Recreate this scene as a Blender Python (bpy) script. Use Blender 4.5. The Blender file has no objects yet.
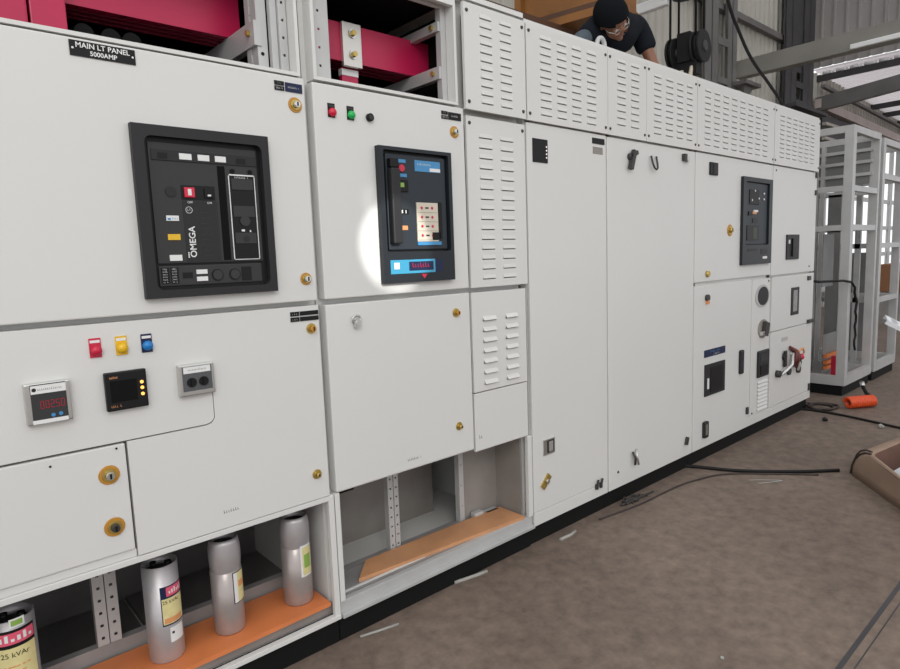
import bpy, bmesh, math, random
from mathutils import Vector, Matrix
random.seed(7)
SC = bpy.context.scene
COL = SC.collection
PI = math.pi

# ------------------------------------------------------------------ materials
def nodes(m):
    m.use_nodes = True
    return m.node_tree.nodes, m.node_tree.links, m.node_tree.nodes['Principled BSDF']

def mat(name, col, rough=.5, metal=0., bump=0., bscale=60., var=0., vscale=4., emit=None, estr=1., spec=.5, coat=0.):
    m = bpy.data.materials.new(name)
    N, L, B = nodes(m)
    B.inputs['Base Color'].default_value = (*col, 1)
    B.inputs['Roughness'].default_value = rough
    B.inputs['Metallic'].default_value = metal
    B.inputs['Specular IOR Level'].default_value = spec
    B.inputs['Coat Weight'].default_value = coat
    if emit:
        B.inputs['Emission Color'].default_value = (*emit, 1)
        B.inputs['Emission Strength'].default_value = estr
    if bump or var:
        tc = N.new('ShaderNodeTexCoord')
    if bump:
        n = N.new('ShaderNodeTexNoise'); n.inputs['Scale'].default_value = bscale; n.inputs['Detail'].default_value = 3
        L.new(tc.outputs['Object'], n.inputs['Vector'])
        b = N.new('ShaderNodeBump'); b.inputs['Strength'].default_value = bump; b.inputs['Distance'].default_value = .004
        L.new(n.outputs['Fac'], b.inputs['Height']); L.new(b.outputs['Normal'], B.inputs['Normal'])
    if var:
        n = N.new('ShaderNodeTexNoise'); n.inputs['Scale'].default_value = vscale; n.inputs['Detail'].default_value = 5
        L.new(tc.outputs['Object'], n.inputs['Vector'])
        r = N.new('ShaderNodeValToRGB')
        r.color_ramp.elements[0].position = .3; r.color_ramp.elements[1].position = .7
        r.color_ramp.elements[0].color = (*[max(0, c * (1 - var)) for c in col], 1)
        r.color_ramp.elements[1].color = (*[min(1, c * (1 + var)) for c in col], 1)
        L.new(n.outputs['Fac'], r.inputs['Fac']); L.new(r.outputs['Color'], B.inputs['Base Color'])
    return m

M = {}
M['paint'] = mat('grey_powder_paint', (.67, .665, .645), .42, bump=.06, bscale=160, var=.015, vscale=1.5)
M['paint_in'] = mat('grey_interior_paint', (.26, .235, .215), .55, var=.15, vscale=5)  # cabinet grey darkened, so shade of the open interiors is in the colour
M['pan'] = mat('dark_steel_pan', (.13, .122, .118), .5, var=.2, vscale=5)  # dark steel, darkened further to carry the shade of the open base
M['tray_in'] = mat('dusty_inner_rail', (.26, .225, .205), .55, var=.15, vscale=6)  # browner and darker than the outer paint
M['frame'] = mat('galvanised_frame', (.50, .50, .495), .45, .2, var=.06, vscale=8)
M['zinc'] = mat('dull_zinc', (.34, .33, .325), .5, .3, var=.1, vscale=10)
M['black'] = mat('black_paint', (.006, .006, .006), .7, spec=.2)
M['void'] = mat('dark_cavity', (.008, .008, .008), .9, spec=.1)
M['bezel'] = mat('dark_grey_plastic', (.022, .022, .024), .5, bump=.05, bscale=200, spec=.3)
M['bezel2'] = mat('blue_grey_plastic', (.016, .020, .025), .4, spec=.3)
M['face'] = mat('charcoal_plastic', (.038, .038, .039), .55, spec=.3)
M['face_b'] = mat('slate_plastic', (.025, .033, .041), .45, spec=.3)
M['dkface'] = mat('black_plastic', (.008, .008, .0085), .45, spec=.25)
M['white'] = mat('white_label', (.75, .75, .74), .5)
M['offwhite'] = mat('cream_keypad', (.62, .56, .46), .5)
M['red'] = mat('red_plastic', (.55, .012, .05), .3)
M['redlens'] = mat('red_lens', (.5, .01, .04), .15, emit=(.8, .02, .05), estr=.1)
M['yellow'] = mat('yellow_lens', (.75, .45, .01), .2)
M['green'] = mat('green_lens', (.01, .42, .09), .2)
M['blue'] = mat('blue_lens', (.01, .18, .50), .2)
M['navy'] = mat('navy_plate', (.012, .018, .06), .45, spec=.3)
M['bluelab'] = mat('blue_label', (.05, .25, .50), .35)
M['cyanlab'] = mat('cyan_film', (.04, .30, .48), .2)
M['gold'] = mat('orange_lock_ring', (.50, .24, .03), .45, .1)
M['brass'] = mat('brass', (.55, .40, .12), .35, .8)
M['steel'] = mat('bright_steel', (.62, .62, .60), .28, .9)
M['darksteel'] = mat('dark_steel_fitting', (.055, .052, .05), .45, .4)
M['crimson'] = mat('crimson_sleeve', (.52, .012, .075), .38, var=.05, vscale=6)
M['crimson_d'] = mat('crimson_edge', (.25, .01, .04), .5)  # darker copy of the sleeve colour, paints shade onto the rear bars
M['silver'] = mat('tinned_copper', (.68, .66, .62), .35, .6)
M['olive'] = mat('dull_green', (.035, .05, .03), .5)
M['redbrown'] = mat('red_brown_wire', (.13, .03, .025), .5)
M['orange'] = mat('orange_board', (.66, .20, .065), .5, var=.1, vscale=6)
M['tanboard'] = mat('tan_board', (.55, .27, .13), .55, var=.12, vscale=7)
M['alu'] = mat('aluminium_can', (.50, .48, .49), .42, .6, bump=.2, bscale=25, var=.08, vscale=12)
M['canbrown'] = mat('film_over_metal', (.40, .355, .34), .3, .45, bump=.3, bscale=18, var=.08, vscale=14)
M['labyel'] = mat('yellow_can_label', (.70, .62, .30), .5, var=.08, vscale=40)
M['labgreen'] = mat('green_sticker', (.25, .42, .08), .5)
M['labred'] = mat('pink_red_band', (.72, .10, .17), .5)
M['laborg'] = mat('orange_band', (.68, .30, .12), .5)
M['led_red'] = mat('red_led', (.15, .005, .01), .4, emit=(.5, .01, .03), estr=.45)
M['led_amber'] = mat('amber_led', (.8, .4, .1), .4, emit=(1, .42, .08), estr=1.6)
M['led_white'] = mat('white_led', (.8, .7, .7), .4, emit=(1, .8, .8), estr=.8)
M['glass'] = mat('meter_cover', (.09, .095, .10), .25)
M['eyewhite'] = mat('eye_white', (.38, .34, .31), .4)
M['cablebrown'] = mat('dark_brown_cable', (.045, .032, .028), .6)
M['cord'] = mat('black_rubber', (.010, .0095, .0095), .6, spec=.3)
M['brown'] = mat('brown_crane_paint', (.20, .078, .014), .5, var=.35, vscale=2.2)
M['brown_d'] = mat('dark_brown_paint', (.075, .03, .012), .5, var=.3, vscale=4)
M['col'] = mat('grey_structural_paint', (.125, .118, .115), .6, var=.12, vscale=3)
M['col_d'] = mat('dark_structural_paint', (.045, .042, .045), .65, var=.2, vscale=3)
M['beam'] = mat('beige_grey_beam', (.24, .23, .205), .5, var=.1, vscale=2)
M['pinkbeam'] = mat('pale_primer_beam', (.42, .36, .33), .55, var=.1, vscale=3)
M['tube'] = mat('white_fixture', (.85, .86, .86), .4)
M['shirt'] = mat('navy_shirt', (.011, .013, .018), .9, bump=.3, bscale=40, spec=.1)
M['sleeve'] = mat('greyblue_sleeve', (.07, .09, .11), .85, bump=.2, bscale=40)
M['trouser'] = mat('dark_trousers', (.018, .018, .02), .85)
M['skin'] = mat('brown_skin', (.24, .105, .06), .5)
M['cap'] = mat('black_cap', (.006, .007, .009), .9, spec=.1)
M['coil'] = mat('orange_hose', (.75, .09, .02), .35)
M['carton'] = mat('tan_cardboard', (.27, .185, .132), .8, var=.15, vscale=5)
M['carton_in'] = mat('brown_cardboard_inside', (.14, .075, .055), .85, var=.2, vscale=5)
M['cloth'] = mat('pale_paper', (.50, .52, .54), .7)
M['straw'] = mat('pale_offcut', (.36, .35, .32), .6)
M['tray'] = mat('white_tray', (.74, .76, .78), .4)
M['dull_or'] = mat('copper_orange', (.70, .20, .05), .45, .2)
M['farbrown'] = mat('brown_carton', (.28, .13, .06), .7)

def concrete():
    m = bpy.data.materials.new('worn_concrete'); N, L, B = nodes(m)
    tc = N.new('ShaderNodeTexCoord')
    def noise(s, d, ro=.6):
        n = N.new('ShaderNodeTexNoise'); n.inputs['Scale'].default_value = s; n.inputs['Detail'].default_value = d
        n.inputs['Roughness'].default_value = ro; L.new(tc.outputs['Object'], n.inputs['Vector']); return n
    a = noise(1.1, 8); r = N.new('ShaderNodeValToRGB')
    e = r.color_ramp.elements; e[0].position = .3; e[1].position = .72
    e[0].color = (.148, .110, .089, 1); e[1].color = (.222, .170, .139, 1)
    L.new(a.outputs['Fac'], r.inputs['Fac'])
    b = noise(14, 8, .7); r2 = N.new('ShaderNodeValToRGB'); e = r2.color_ramp.elements
    e[0].position = .35; e[1].position = .7; e[0].color = (.66, .65, .63, 1); e[1].color = (1.2, 1.17, 1.12, 1)
    L.new(b.outputs['Fac'], r2.inputs['Fac'])
    mx = N.new('ShaderNodeMix'); mx.data_type = 'RGBA'; mx.blend_type = 'MULTIPLY'; mx.inputs[0].default_value = 1
    L.new(r.outputs['Color'], mx.inputs[6]); L.new(r2.outputs['Color'], mx.inputs[7])
    c = noise(3.2, 6, .75); r3 = N.new('ShaderNodeValToRGB'); e = r3.color_ramp.elements
    e[0].position = .62; e[1].position = .78; e[0].color = (0, 0, 0, 1); e[1].color = (.45, .45, .45, 1)
    L.new(c.outputs['Fac'], r3.inputs['Fac'])
    mx2 = N.new('ShaderNodeMix'); mx2.data_type = 'RGBA'
    L.new(r3.outputs['Color'], mx2.inputs[0]); L.new(mx.outputs[2], mx2.inputs[6]); mx2.inputs[7].default_value = (.29, .24, .195, 1)
    L.new(mx2.outputs[2], B.inputs['Base Color']); B.inputs['Roughness'].default_value = .72
    bp = N.new('ShaderNodeBump'); bp.inputs['Strength'].default_value = .25; bp.inputs['Distance'].default_value = .004
    L.new(b.outputs['Fac'], bp.inputs['Height']); L.new(bp.outputs['Normal'], B.inputs['Normal'])
    return m
M['floor'] = concrete()
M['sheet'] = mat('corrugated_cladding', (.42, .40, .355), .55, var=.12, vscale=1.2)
M['sheet_d'] = mat('grey_cladding', (.27, .255, .245), .55, var=.12, vscale=1.2)  # darker copy of the cladding; overhead roof shade is put into its colour
def skylight():
    m = bpy.data.materials.new('translucent_roof_sheet'); N, L, B = nodes(m)
    B.inputs['Base Color'].default_value = (.74, .70, .71, 1); B.inputs['Roughness'].default_value = .5
    t = N.new('ShaderNodeBsdfTranslucent'); t.inputs['Color'].default_value = (.66, .61, .62, 1)
    mx = N.new('ShaderNodeMixShader'); mx.inputs[0].default_value = .75
    L.new(B.outputs[0], mx.inputs[1]); L.new(t.outputs[0], mx.inputs[2]); L.new(mx.outputs[0], N['Material Output'].inputs['Surface'])
    return m
M['roof'] = skylight()

# ------------------------------------------------------------------ geometry
class G:
    def __init__(self, *mats):
        self.bm = bmesh.new(); self.mats = list(mats) or ['paint']
    def mi(self, m):
        if m is None: return 0
        if m not in self.mats: self.mats.append(m)
        return self.mats.index(m)
    def face(self, pts, m=None, smooth=False):
        f = self.bm.faces.new([self.bm.verts.new(p) for p in pts]); f.material_index = self.mi(m); f.smooth = smooth
        return f
    def box(self, x0, x1, y0, y1, z0, z1, m=None, bev=0., seg=2):
        vs = [self.bm.verts.new((x, y, z)) for x in (x0, x1) for y in (y0, y1) for z in (z0, z1)]
        fs = []
        for q in ((0, 1, 3, 2), (4, 6, 7, 5), (0, 4, 5, 1), (2, 3, 7, 6), (0, 2, 6, 4), (1, 5, 7, 3)):
            f = self.bm.faces.new([vs[i] for i in q]); f.material_index = self.mi(m); fs.append(f)
        if bev:
            es = list({e for f in fs for e in f.edges})
            r = bmesh.ops.bevel(self.bm, geom=es, offset=bev, segments=seg, affect='EDGES', profile=.6)
            for f in r['faces']: f.material_index = self.mi(m)
        return self
    def obox(self, c, ax, ay, az, hx, hy, hz, m=None):
        c, ax, ay, az = map(Vector, (c, ax, ay, az)); ax.normalize(); ay.normalize(); az.normalize()
        vs = [self.bm.verts.new(c + ax * sx * hx + ay * sy * hy + az * sz * hz) for sx in (-1, 1) for sy in (-1, 1) for sz in (-1, 1)]
        for q in ((0, 1, 3, 2), (4, 6, 7, 5), (0, 4, 5, 1), (2, 3, 7, 6), (0, 2, 6, 4), (1, 5, 7, 3)):
            self.bm.faces.new([vs[i] for i in q]).material_index = self.mi(m)
        return self
    def prism(self, pts, y0, y1, m=None):
        """polygon in x,z extruded along y"""
        a = [self.bm.verts.new((p[0], y0, p[1])) for p in pts]; b = [self.bm.verts.new((p[0], y1, p[1])) for p in pts]
        n = len(pts); k = self.mi(m)
        fs = [self.bm.faces.new(a), self.bm.faces.new(b[::-1])]
        for i in range(n): fs.append(self.bm.faces.new((a[i], b[i], b[(i + 1) % n], a[(i + 1) % n])))
        for f in fs: f.material_index = k
        return self
    def cyl(self, p0, p1, r0, r1=None, n=20, m=None, caps=True, smooth=True):
        r1 = r0 if r1 is None else r1
        p0, p1 = Vector(p0), Vector(p1); d = (p1 - p0).normalized()
        u = d.orthogonal().normalized(); w = d.cross(u); k = self.mi(m)
        A = [self.bm.verts.new(p0 + (u * math.cos(t) + w * math.sin(t)) * r0) for t in [2 * PI * i / n for i in range(n)]]
        Bv = [self.bm.verts.new(p1 + (u * math.cos(t) + w * math.sin(t)) * r1) for t in [2 * PI * i / n for i in range(n)]]
        for i in range(n):
            f = self.bm.faces.new((A[i], A[(i + 1) % n], Bv[(i + 1) % n], Bv[i])); f.smooth = smooth; f.material_index = k
        if caps:
            for f in (self.bm.faces.new(A[::-1]), self.bm.faces.new(Bv)): f.material_index = k
        return self
    def tube(self, pts, r, n=8, m=None, closed=False):
        pts = [Vector(p) for p in pts]; k = self.mi(m); rings = []; u = None; N = len(pts)
        for i, p in enumerate(pts):
            a = pts[(i - 1) % N] if (closed or i) else p; b = pts[(i + 1) % N] if (closed or i < N - 1) else p
            d = (b - a).normalized()
            u = d.orthogonal().normalized() if u is None else (u - d * u.dot(d)).normalized()
            w = d.cross(u)
            rings.append([self.bm.verts.new(p + (u * math.cos(2 * PI * j / n) + w * math.sin(2 * PI * j / n)) * r) for j in range(n)])
        for i in range(N if closed else N - 1):
            A, Bv = rings[i], rings[(i + 1) % N]
            for j in range(n):
                f = self.bm.faces.new((A[j], A[(j + 1) % n], Bv[(j + 1) % n], Bv[j])); f.smooth = True; f.material_index = k
        if not closed:
            for f in (self.bm.faces.new(rings[0][::-1]), self.bm.faces.new(rings[-1])): f.material_index = k
        return self
    def lathe(self, prof, cx, cy, n=32, m=None, smooth=True, a0=0, a1=2 * PI):
        """profile (r,z) turned about a vertical axis"""
        k = self.mi(m); full = abs(a1 - a0 - 2 * PI) < 1e-6; c = n if full else n + 1
        R = []
        for r, z in prof:
            R.append([self.bm.verts.new((cx + r * math.cos(a0 + (a1 - a0) * i / n), cy + r * math.sin(a0 + (a1 - a0) * i / n), z)) for i in range(c)])
        for a, b in zip(R, R[1:]):
            for i in range(n):
                j = (i + 1) % c
                f = self.bm.faces.new((a[i], a[j], b[j], b[i])); f.smooth = smooth; f.material_index = k
        return self
    def sphere(self, c, r, m=None, sx=1, sy=1, sz=1, n=16, mtx=None):
        T = Matrix.Translation(Vector(c)) @ (mtx or Matrix()) @ Matrix.Diagonal((sx, sy, sz, 1))
        res = bmesh.ops.create_uvsphere(self.bm, u_segments=n, v_segments=n // 2 + 2, radius=r, matrix=T)
        k = self.mi(m)
        for v in res['verts']:
            for f in v.link_faces: f.smooth = True; f.material_index = k
        return self
    def grid(self, x0, x1, z0, z1, y, t, holes, m=None):
        """plate y..y+t whose front face is cut by real rectangular holes (x0,x1,z0,z1)"""
        rd = lambda v: round(v, 5)
        xs = sorted({rd(v) for v in [x0, x1] + [h[0] for h in holes] + [h[1] for h in holes]})
        zs = sorted({rd(v) for v in [z0, z1] + [h[2] for h in holes] + [h[3] for h in holes]})
        hs = [(rd(h[0]), rd(h[1]), rd(h[2]), rd(h[3])) for h in holes]; k = self.mi(m); V = {}
        def v(x, z, yy):
            if (x, z, yy) not in V: V[(x, z, yy)] = self.bm.verts.new((x, yy, z))
            return V[(x, z, yy)]
        def solid(i, j):
            if i < 0 or j < 0 or i >= len(xs) - 1 or j >= len(zs) - 1: return False
            a, b = (xs[i] + xs[i + 1]) / 2, (zs[j] + zs[j + 1]) / 2
            return not any(h[0] < a < h[1] and h[2] < b < h[3] for h in hs)
        Y = (y, y + t)
        for i in range(len(xs) - 1):
            for j in range(len(zs) - 1):
                if not solid(i, j): continue
                a, b, c, d = xs[i], xs[i + 1], zs[j], zs[j + 1]
                F = [[v(a, c, Y[0]), v(b, c, Y[0]), v(b, d, Y[0]), v(a, d, Y[0])], [v(a, d, Y[1]), v(b, d, Y[1]), v(b, c, Y[1]), v(a, c, Y[1])]]
                if not solid(i - 1, j): F.append([v(a, c, Y[0]), v(a, d, Y[0]), v(a, d, Y[1]), v(a, c, Y[1])])
                if not solid(i + 1, j): F.append([v(b, c, Y[0]), v(b, c, Y[1]), v(b, d, Y[1]), v(b, d, Y[0])])
                if not solid(i, j - 1): F.append([v(a, c, Y[0]), v(a, c, Y[1]), v(b, c, Y[1]), v(b, c, Y[0])])
                if not solid(i, j + 1): F.append([v(a, d, Y[0]), v(b, d, Y[0]), v(b, d, Y[1]), v(a, d, Y[1])])
                for f in F: self.bm.faces.new(f).material_index = k
        return self
    def text(self, s, size, x, z, y, m=None, rot=0., align='CENTER', fn=None, bold=.0, sx=1.):
        cu = bpy.data.curves.new('lettering', 'FONT'); cu.body = s; cu.size = size; cu.align_x = align; cu.align_y = 'CENTER'
        cu.offset = bold; cu.resolution_u = 3
        ob = bpy.data.objects.new('lettering', cu); COL.objects.link(ob)
        dg = bpy.context.evaluated_depsgraph_get(); me = ob.evaluated_get(dg).to_mesh()
        k = self.mi(m); c, sn = math.cos(rot), math.sin(rot); vv = []
        for q in me.vertices:
            u, w = q.co.x * sx, q.co.y
            u, w = u * c - w * sn, u * sn + w * c
            vv.append(self.bm.verts.new(fn(u, w) if fn else (x + u, y, z + w)))
        for p in me.polygons:
            try: self.bm.faces.new([vv[i] for i in p.vertices]).material_index = k
            except ValueError: pass
        ob.evaluated_get(dg).to_mesh_clear(); bpy.data.objects.remove(ob); bpy.data.curves.remove(cu)
        return self
    def marks(self, n, size, x, z, y, m=None, seed=1):
        """a line of print too small to read: n letter-sized strokes centred on x, z"""
        rnd = random.Random(seed * 31 + n); w = size * .42
        for i in range(n):
            if i and rnd.random() < .12: continue
            a = x + (i - n / 2) * w * 1.35; h = size * rnd.choice((.36, .36, .5)); t = w * rnd.uniform(.55, .95)
            self.box(a, a + t, y - .0002, y, z - size * .32, z - size * .32 + h * .35, m)
            self.box(a, a + t * .35, y - .0002, y, z - size * .32, z - size * .32 + h * 1.6, m)
        return self
    def mesh(self, name, off=(0, 0, 0), fix=True):
        if fix: bmesh.ops.recalc_face_normals(self.bm, faces=self.bm.faces[:])
        bmesh.ops.translate(self.bm, verts=self.bm.verts[:], vec=-Vector(off))
        me = bpy.data.meshes.new(name); self.bm.to_mesh(me); self.bm.free()
        for m in self.mats: me.materials.append(M[m])
        return me

def origin(o):
    v = Vector()
    while o: v += o.location; o = o.parent
    return v
def thing(name, label, cat, loc=(0, 0, 0), group=None):
    o = bpy.data.objects.new(name, None); COL.objects.link(o); o.location = loc; o.empty_display_size = .1
    o['label'] = label; o['category'] = cat
    if group: o['group'] = group
    return o
def part(name, g, parent, label=None, fix=True):
    o = bpy.data.objects.new(name, g.mesh(name, origin(parent), fix)); COL.objects.link(o); o.parent = parent
    if label: o['label'] = label
    return o
def single(name, g, label, cat, loc=(0, 0, 0), group=None, fix=True):
    o = bpy.data.objects.new(name, g.mesh(name, loc, fix)); COL.objects.link(o); o.location = loc
    o['label'] = label; o['category'] = cat
    if group: o['group'] = group
    return o
def struct(name, g, fix=True):
    o = bpy.data.objects.new(name, g.mesh(name, (0, 0, 0), fix)); COL.objects.link(o); o['kind'] = 'structure'
    return o

# ------------------------------------------------------------------ cabinet pieces (front plane of the doors is y = 0)
def slab(x0, x1, z0, z1, y0=0., y1=.02, m='paint'):
    return G(m).box(x0, x1, y0, y1, z0, z1, bev=.004)
def louvre_plate(x0, x1, z0, z1, cols, rows, y0=0., t=.012, sh=.006, out=.0028):
    """sheet with punched slots, a pressed hood over each"""
    holes = [(a, b, z - sh / 2, z + sh / 2) for a, b in cols for z in rows]
    g = G('paint').grid(x0, x1, z0, z1, y0, t, holes)
    for a, b, c, d in holes:
        top = d + .015
        p = [(a, y0, top), (b, y0, top), (b, y0 - out, d - .001), (a, y0 - out, d - .001)]
        q = [(x, y + .0015, z - .0015) for x, y, z in p]
        g.face(p); g.face(q[::-1])
        g.face([p[3], p[2], q[2], q[3]]); g.face([p[0], p[3], q[3], q[0]]); g.face([p[2], p[1], q[1], q[2]])
    return g
def lin(a, b, n): return [a + (b - a) * i / (n - 1) for i in range(n)]
def screw(par, x, z, y=0.):
    part('screw', G('darksteel').cyl((x, y, z), (x, y - .004, z), .008, .006, 12), par)
def lock(par, x, z, r=.025, kind='ring', y=0.):
    g = G('gold' if kind == 'ring' else 'brass')
    g.cyl((x, y, z), (x, y - .003, z), r, r * .95, 28)
    g.cyl((x, y - .003, z), (x, y - .006, z), r * .70, r * .66, 24, m='brass')
    o = part('lock', g, par, 'orange-ringed round lock' if kind == 'ring' else 'plain brass round lock')
    return o
def lock_core(par, x, z, r=.011, m='steel', y=0.):
    g = G(m).cyl((x, y - .006, z), (x, y - .020, z), r, r * .85, 18)
    g.box(x - r * .2, x + r * .2, y - .0215, y - .0195, z - r * .6, z + r * .6, 'black')
    part('lock_barrel', g, par)
def plate(par, name, x0, x1, z0, z1, m, y=0., t=.003, label=None, txt=(), holes=()):
    g = G(m).box(x0, x1, y - t, y, z0, z1)
    for s, size, dx, dz, tm in txt:
        (g.marks(s, size, (x0 + x1) / 2 + dx, (z0 + z1) / 2 + dz, y - t - .0003, tm) if isinstance(s, int) else
         g.text(s, size, (x0 + x1) / 2 + dx, (z0 + z1) / 2 + dz, y - t - .0004, tm, bold=.0003))
    for hx, hz, r, hm in holes:
        g.cyl((hx, y - t, hz), (hx, y - t - .0015, hz), r, n=12, m=hm)
    return part(name, g, par, label)
def shell(par, x0, x1, depth=1.2, ztop=2.41, seams=(), frame_z0=.10, front_low=.165, stiles=()):
    """closed sheet-steel body behind the doors"""
    g = G('paint')
    g.box(x0, x0 + .015, .02, depth, .10, ztop); g.box(x1 - .015, x1, .02, depth, .10, ztop)
    g.box(x0 + .015, x1 - .015, depth - .015, depth, .10, ztop)
    g.box(x0, x1, .0, depth, ztop, ztop + .02)
    g.box(x0 + .015, x1 - .015, .02, depth - .015, .10, .115)
    for z in seams: g.box(x0 + .015, x1 - .015, .022, .06, z - .03, z + .03)
    for x in stiles: g.box(x - .025, x + .025, .022, .06, .10, ztop)
    g.box(x0 + .015, x0 + .05, .022, .06, .115, ztop); g.box(x1 - .05, x1 - .015, .022, .06, .115, ztop)
    part('carcass', g, par)
    part('base_rail', G('paint').box(x0 + .004, x1 - .004, .0, .02, .10, front_low, bev=.003), par)
    part('plinth', G('black').box(x0, x1, .03, depth - .05, .0, .10), par, 'black base plinth')

# ================================================================== CABINET 1 (main incomer, leftmost)
X0 = -.22
c1 = thing('switchgear_cabinet', 'leftmost wide grey switchgear cabinet with big black breaker and digital meters', 'electrical cabinet', (.43, .5, 0), 'row of grey switchgear cabinets')
DEP = 1.0
def open_body(par, x0, x1, lo, hi, ox0, ox1, bz0, bz1, bx0, bx1):
    """body with open busbar chamber on top (opening ox0..ox1) and open base (bx0..bx1, bz0..bz1)"""
    g = G('paint')
    g.box(x0, x0 + .012, .063, DEP, .116, 2.429); g.box(x1 - .012, x1, .063, DEP, .116, 2.429)
    g.box(x0, x1, .0, DEP, 2.43, 2.45)
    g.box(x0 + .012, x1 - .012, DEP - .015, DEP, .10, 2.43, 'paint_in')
    g.box(x0 + .001, x1 - .001, .063, DEP - .015, .101, .115)
    part('carcass', g, par)
    # front frame
    f = G('paint').grid(x0, x1, .10, 2.43, .05, .012, [(ox0, ox1, 2.02, 2.388), (bx0, bx1, bz0, bz1)] + lo)
    # turned-in lip of the chamber opening
    f.box(ox0 - .012, ox1 + .012, .0, .05, 2.011, 2.022)
    for xx in hi: f.box(xx[0], xx[1], .0, .05, 2.0221, 2.43)
    part('front_frame', f, par)
    part('plinth', G('black').box(x0, x1, .022, DEP - .05, .0, .10), par, 'black base plinth')
open_body(c1, X0, 1.084, [], [(1.045, 1.057)], X0 + .02, 1.045, .117, .572, X0 + .02, 1.066)
part('base_rail', G('paint').box(X0, 1.084, -.004, .02, .10, .117, bev=.002), c1)
part('base_rail', G('paint').box(X0, 1.084, .0, .02, .556, .574, bev=.002), c1)
part('base_stile', G('paint').box(1.062, 1.084, .0, .02, .117, .556, bev=.002), c1)
part('base_tray', G('tray_in').box(X0 + .02, 1.07, .035, .235, .115, .155), c1)

# upper door with the breaker
d = part('door', slab(X0, 1.068, 1.275, 2.006, 0, .045), c1, 'upper door holding the breaker')
nm = plate(d, 'nameplate', .393, .551, 1.960, 1.999, 'dkface', t=.003, label='dark nameplate reading MAIN LT PANEL 5000AMP',
      txt=[('MAIN LT PANEL', .0185, 0, .0085, 'white'), ('5000AMP', .0165, .0, -.0095, 'white')], holes=[(.400, 1.979, .0028, 'white'), (.544, 1.979, .0028, 'white')])
plate(d, 'tag', .961, .994, 1.972, 1.985, 'dkface', label='small black tag', txt=[(3, .007, 0, 0, 'zinc')])
plate(d, 'tag', .961, .994, 1.956, 1.969, 'dkface', label='small black tag', txt=[(6, .007, 0, 0, 'white')])
plate(d, 'tag', .998, 1.058, 1.956, 1.984, 'navy', label='small dark blue tag', txt=[(9, .008, 0, 0, 'white')])
l = lock(d, 1.030, 1.917, .0245); lock_core(d, 1.030, 1.917)
lock(d, 1.029, 1.350, .021); lock_core(d, 1.029, 1.350)
# lower door : one sheet with a shallow slit round the metering panel
low = [(X0, 1.259), (1.068, 1.259), (1.068, .577), (.434, .577), (.434, .9185), (.66, .9185), (.676, .923), (.6865, .938), (.6865, 1.03),
       (.684, 1.03), (.684, .940), (.674, .927), (.659, .9225), (X0, .9225)]
d2 = part('door', G('paint').prism(low, .0, .045), c1, 'lower door holding the meters')
d3 = part('door', slab(X0, .428, .600, .9155, 0, .045), c1, 'small lower-left door')
for z in (.834, .682):
    lock(d3, .3805, z, .0275); lock_core(d3, .3805, z, .012, 'steel' if z > .8 else 'darksteel')
part('screw', G('black').cyl((.245, 0, .893), (.245, -.002, .893), .003, n=8), d3)
part('screw', G('black').cyl((.405, 0, .905), (.405, -.002, .905), .003, n=8), d3)
lock(d2, 1.023, .667, .0175, 'brass'); lock_core(d2, 1.023, .667, .008, 'brass')
lock(d2, 1.037, 1.180, .0185, 'brass'); lock_core(d2, 1.037, 1.180, .011, 'gold')
for z0 in (1.2275, 1.209):
    plate(d2, 'tag', .962, .994, z0, z0 + .0145, 'dkface', txt=[(5, .007, 0, 0, 'white')])
    plate(d2, 'tag', .997, 1.066, z0, z0 + .0145, 'dkface')
part('marking', G('darksteel').marks(7, .013, .715, .630, -.0001), d2, 'faint handwritten marking')
# indicator lamps
def indicator(par, x, z, m, w=.028, h=.052, backm=None, lens=.0135, txtm='white'):
    g = G(backm or m).box(x - w / 2, x + w / 2, -.003, 0, z - h / 2, z + h / 2)
    g.box(x - w * .42, x + w * .42, -.0036, -.003, z + h * .26, z + h * .40, txtm)
    a = part('indicator_lamp', g, par)
    return a
def lens(par, x, z, m, r=.0135):
    g = G(m).cyl((x, -.003, z), (x, -.010, z), r * 1.05, n=20)
    g.sphere((x, -.010, z), r, sy=.75)
    part('lamp_lens', g, par)
for x, z, m, bm_, tm in ((.379, 1.194, 'red', 'red', 'white'), (.444, 1.193, 'yellow', 'yellow', 'white'), (.510, 1.192, 'blue', 'navy', 'white')):
    o = indicator(d2, x, z, m, .029, .053, bm_); o['label'] = {'red': 'red', 'yellow': 'yellow', 'blue': 'blue'}[m] + ' indicator lamp'
    lens(d2, x + .001, z - .007, m, .0135)
# red-digit meter
mt = part('meter', G('steel').box(.205, .308, -.020, 0, 1.013, 1.121, bev=.004).box(.218, .297, -.0215, -.020, 1.020, 1.118, 'face'), d2, 'meter with red digits in a clear case')
g = G('white').box(.219, .297, -.0235, -.0215, 1.094, 1.1155)
g.cyl((.226, -.0235, 1.105), (.226, -.0242, 1.105), .005, n=14, m='bezel'); g.marks(13, .0075, .262, 1.105, -.0237, 'bezel')
part('meter_label', g, d2, 'white strip on the meter')
g = G('led_red'); 
def seg7(g, s, x, z, w, h, y):
    S = {'0': 'abcdef', '2': 'abged', '5': 'afgcd', '1': 'bc', '3': 'abgcd', '8': 'abcdefg'}
    t = w * .16
    R = {'a': (0, w, h - t, h), 'd': (0, w, 0, t), 'g': (0, w, h / 2 - t / 2, h / 2 + t / 2), 'f': (0, t, h / 2, h), 'b': (w - t, w, h / 2, h), 'e': (0, t, 0, h / 2), 'c': (w - t, w, 0, h / 2)}
    for i, ch in enumerate(s):
        for q in S[ch]:
            a = R[q]; g.box(x + i * w * 1.4 + a[0], x + i * w * 1.4 + a[1], y - .0006, y, z + a[2], z + a[3])
seg7(g, '00250', .237, 1.054, .0082, .020, -.0216); part('meter_display', g, d2, 'red digit display')
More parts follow.
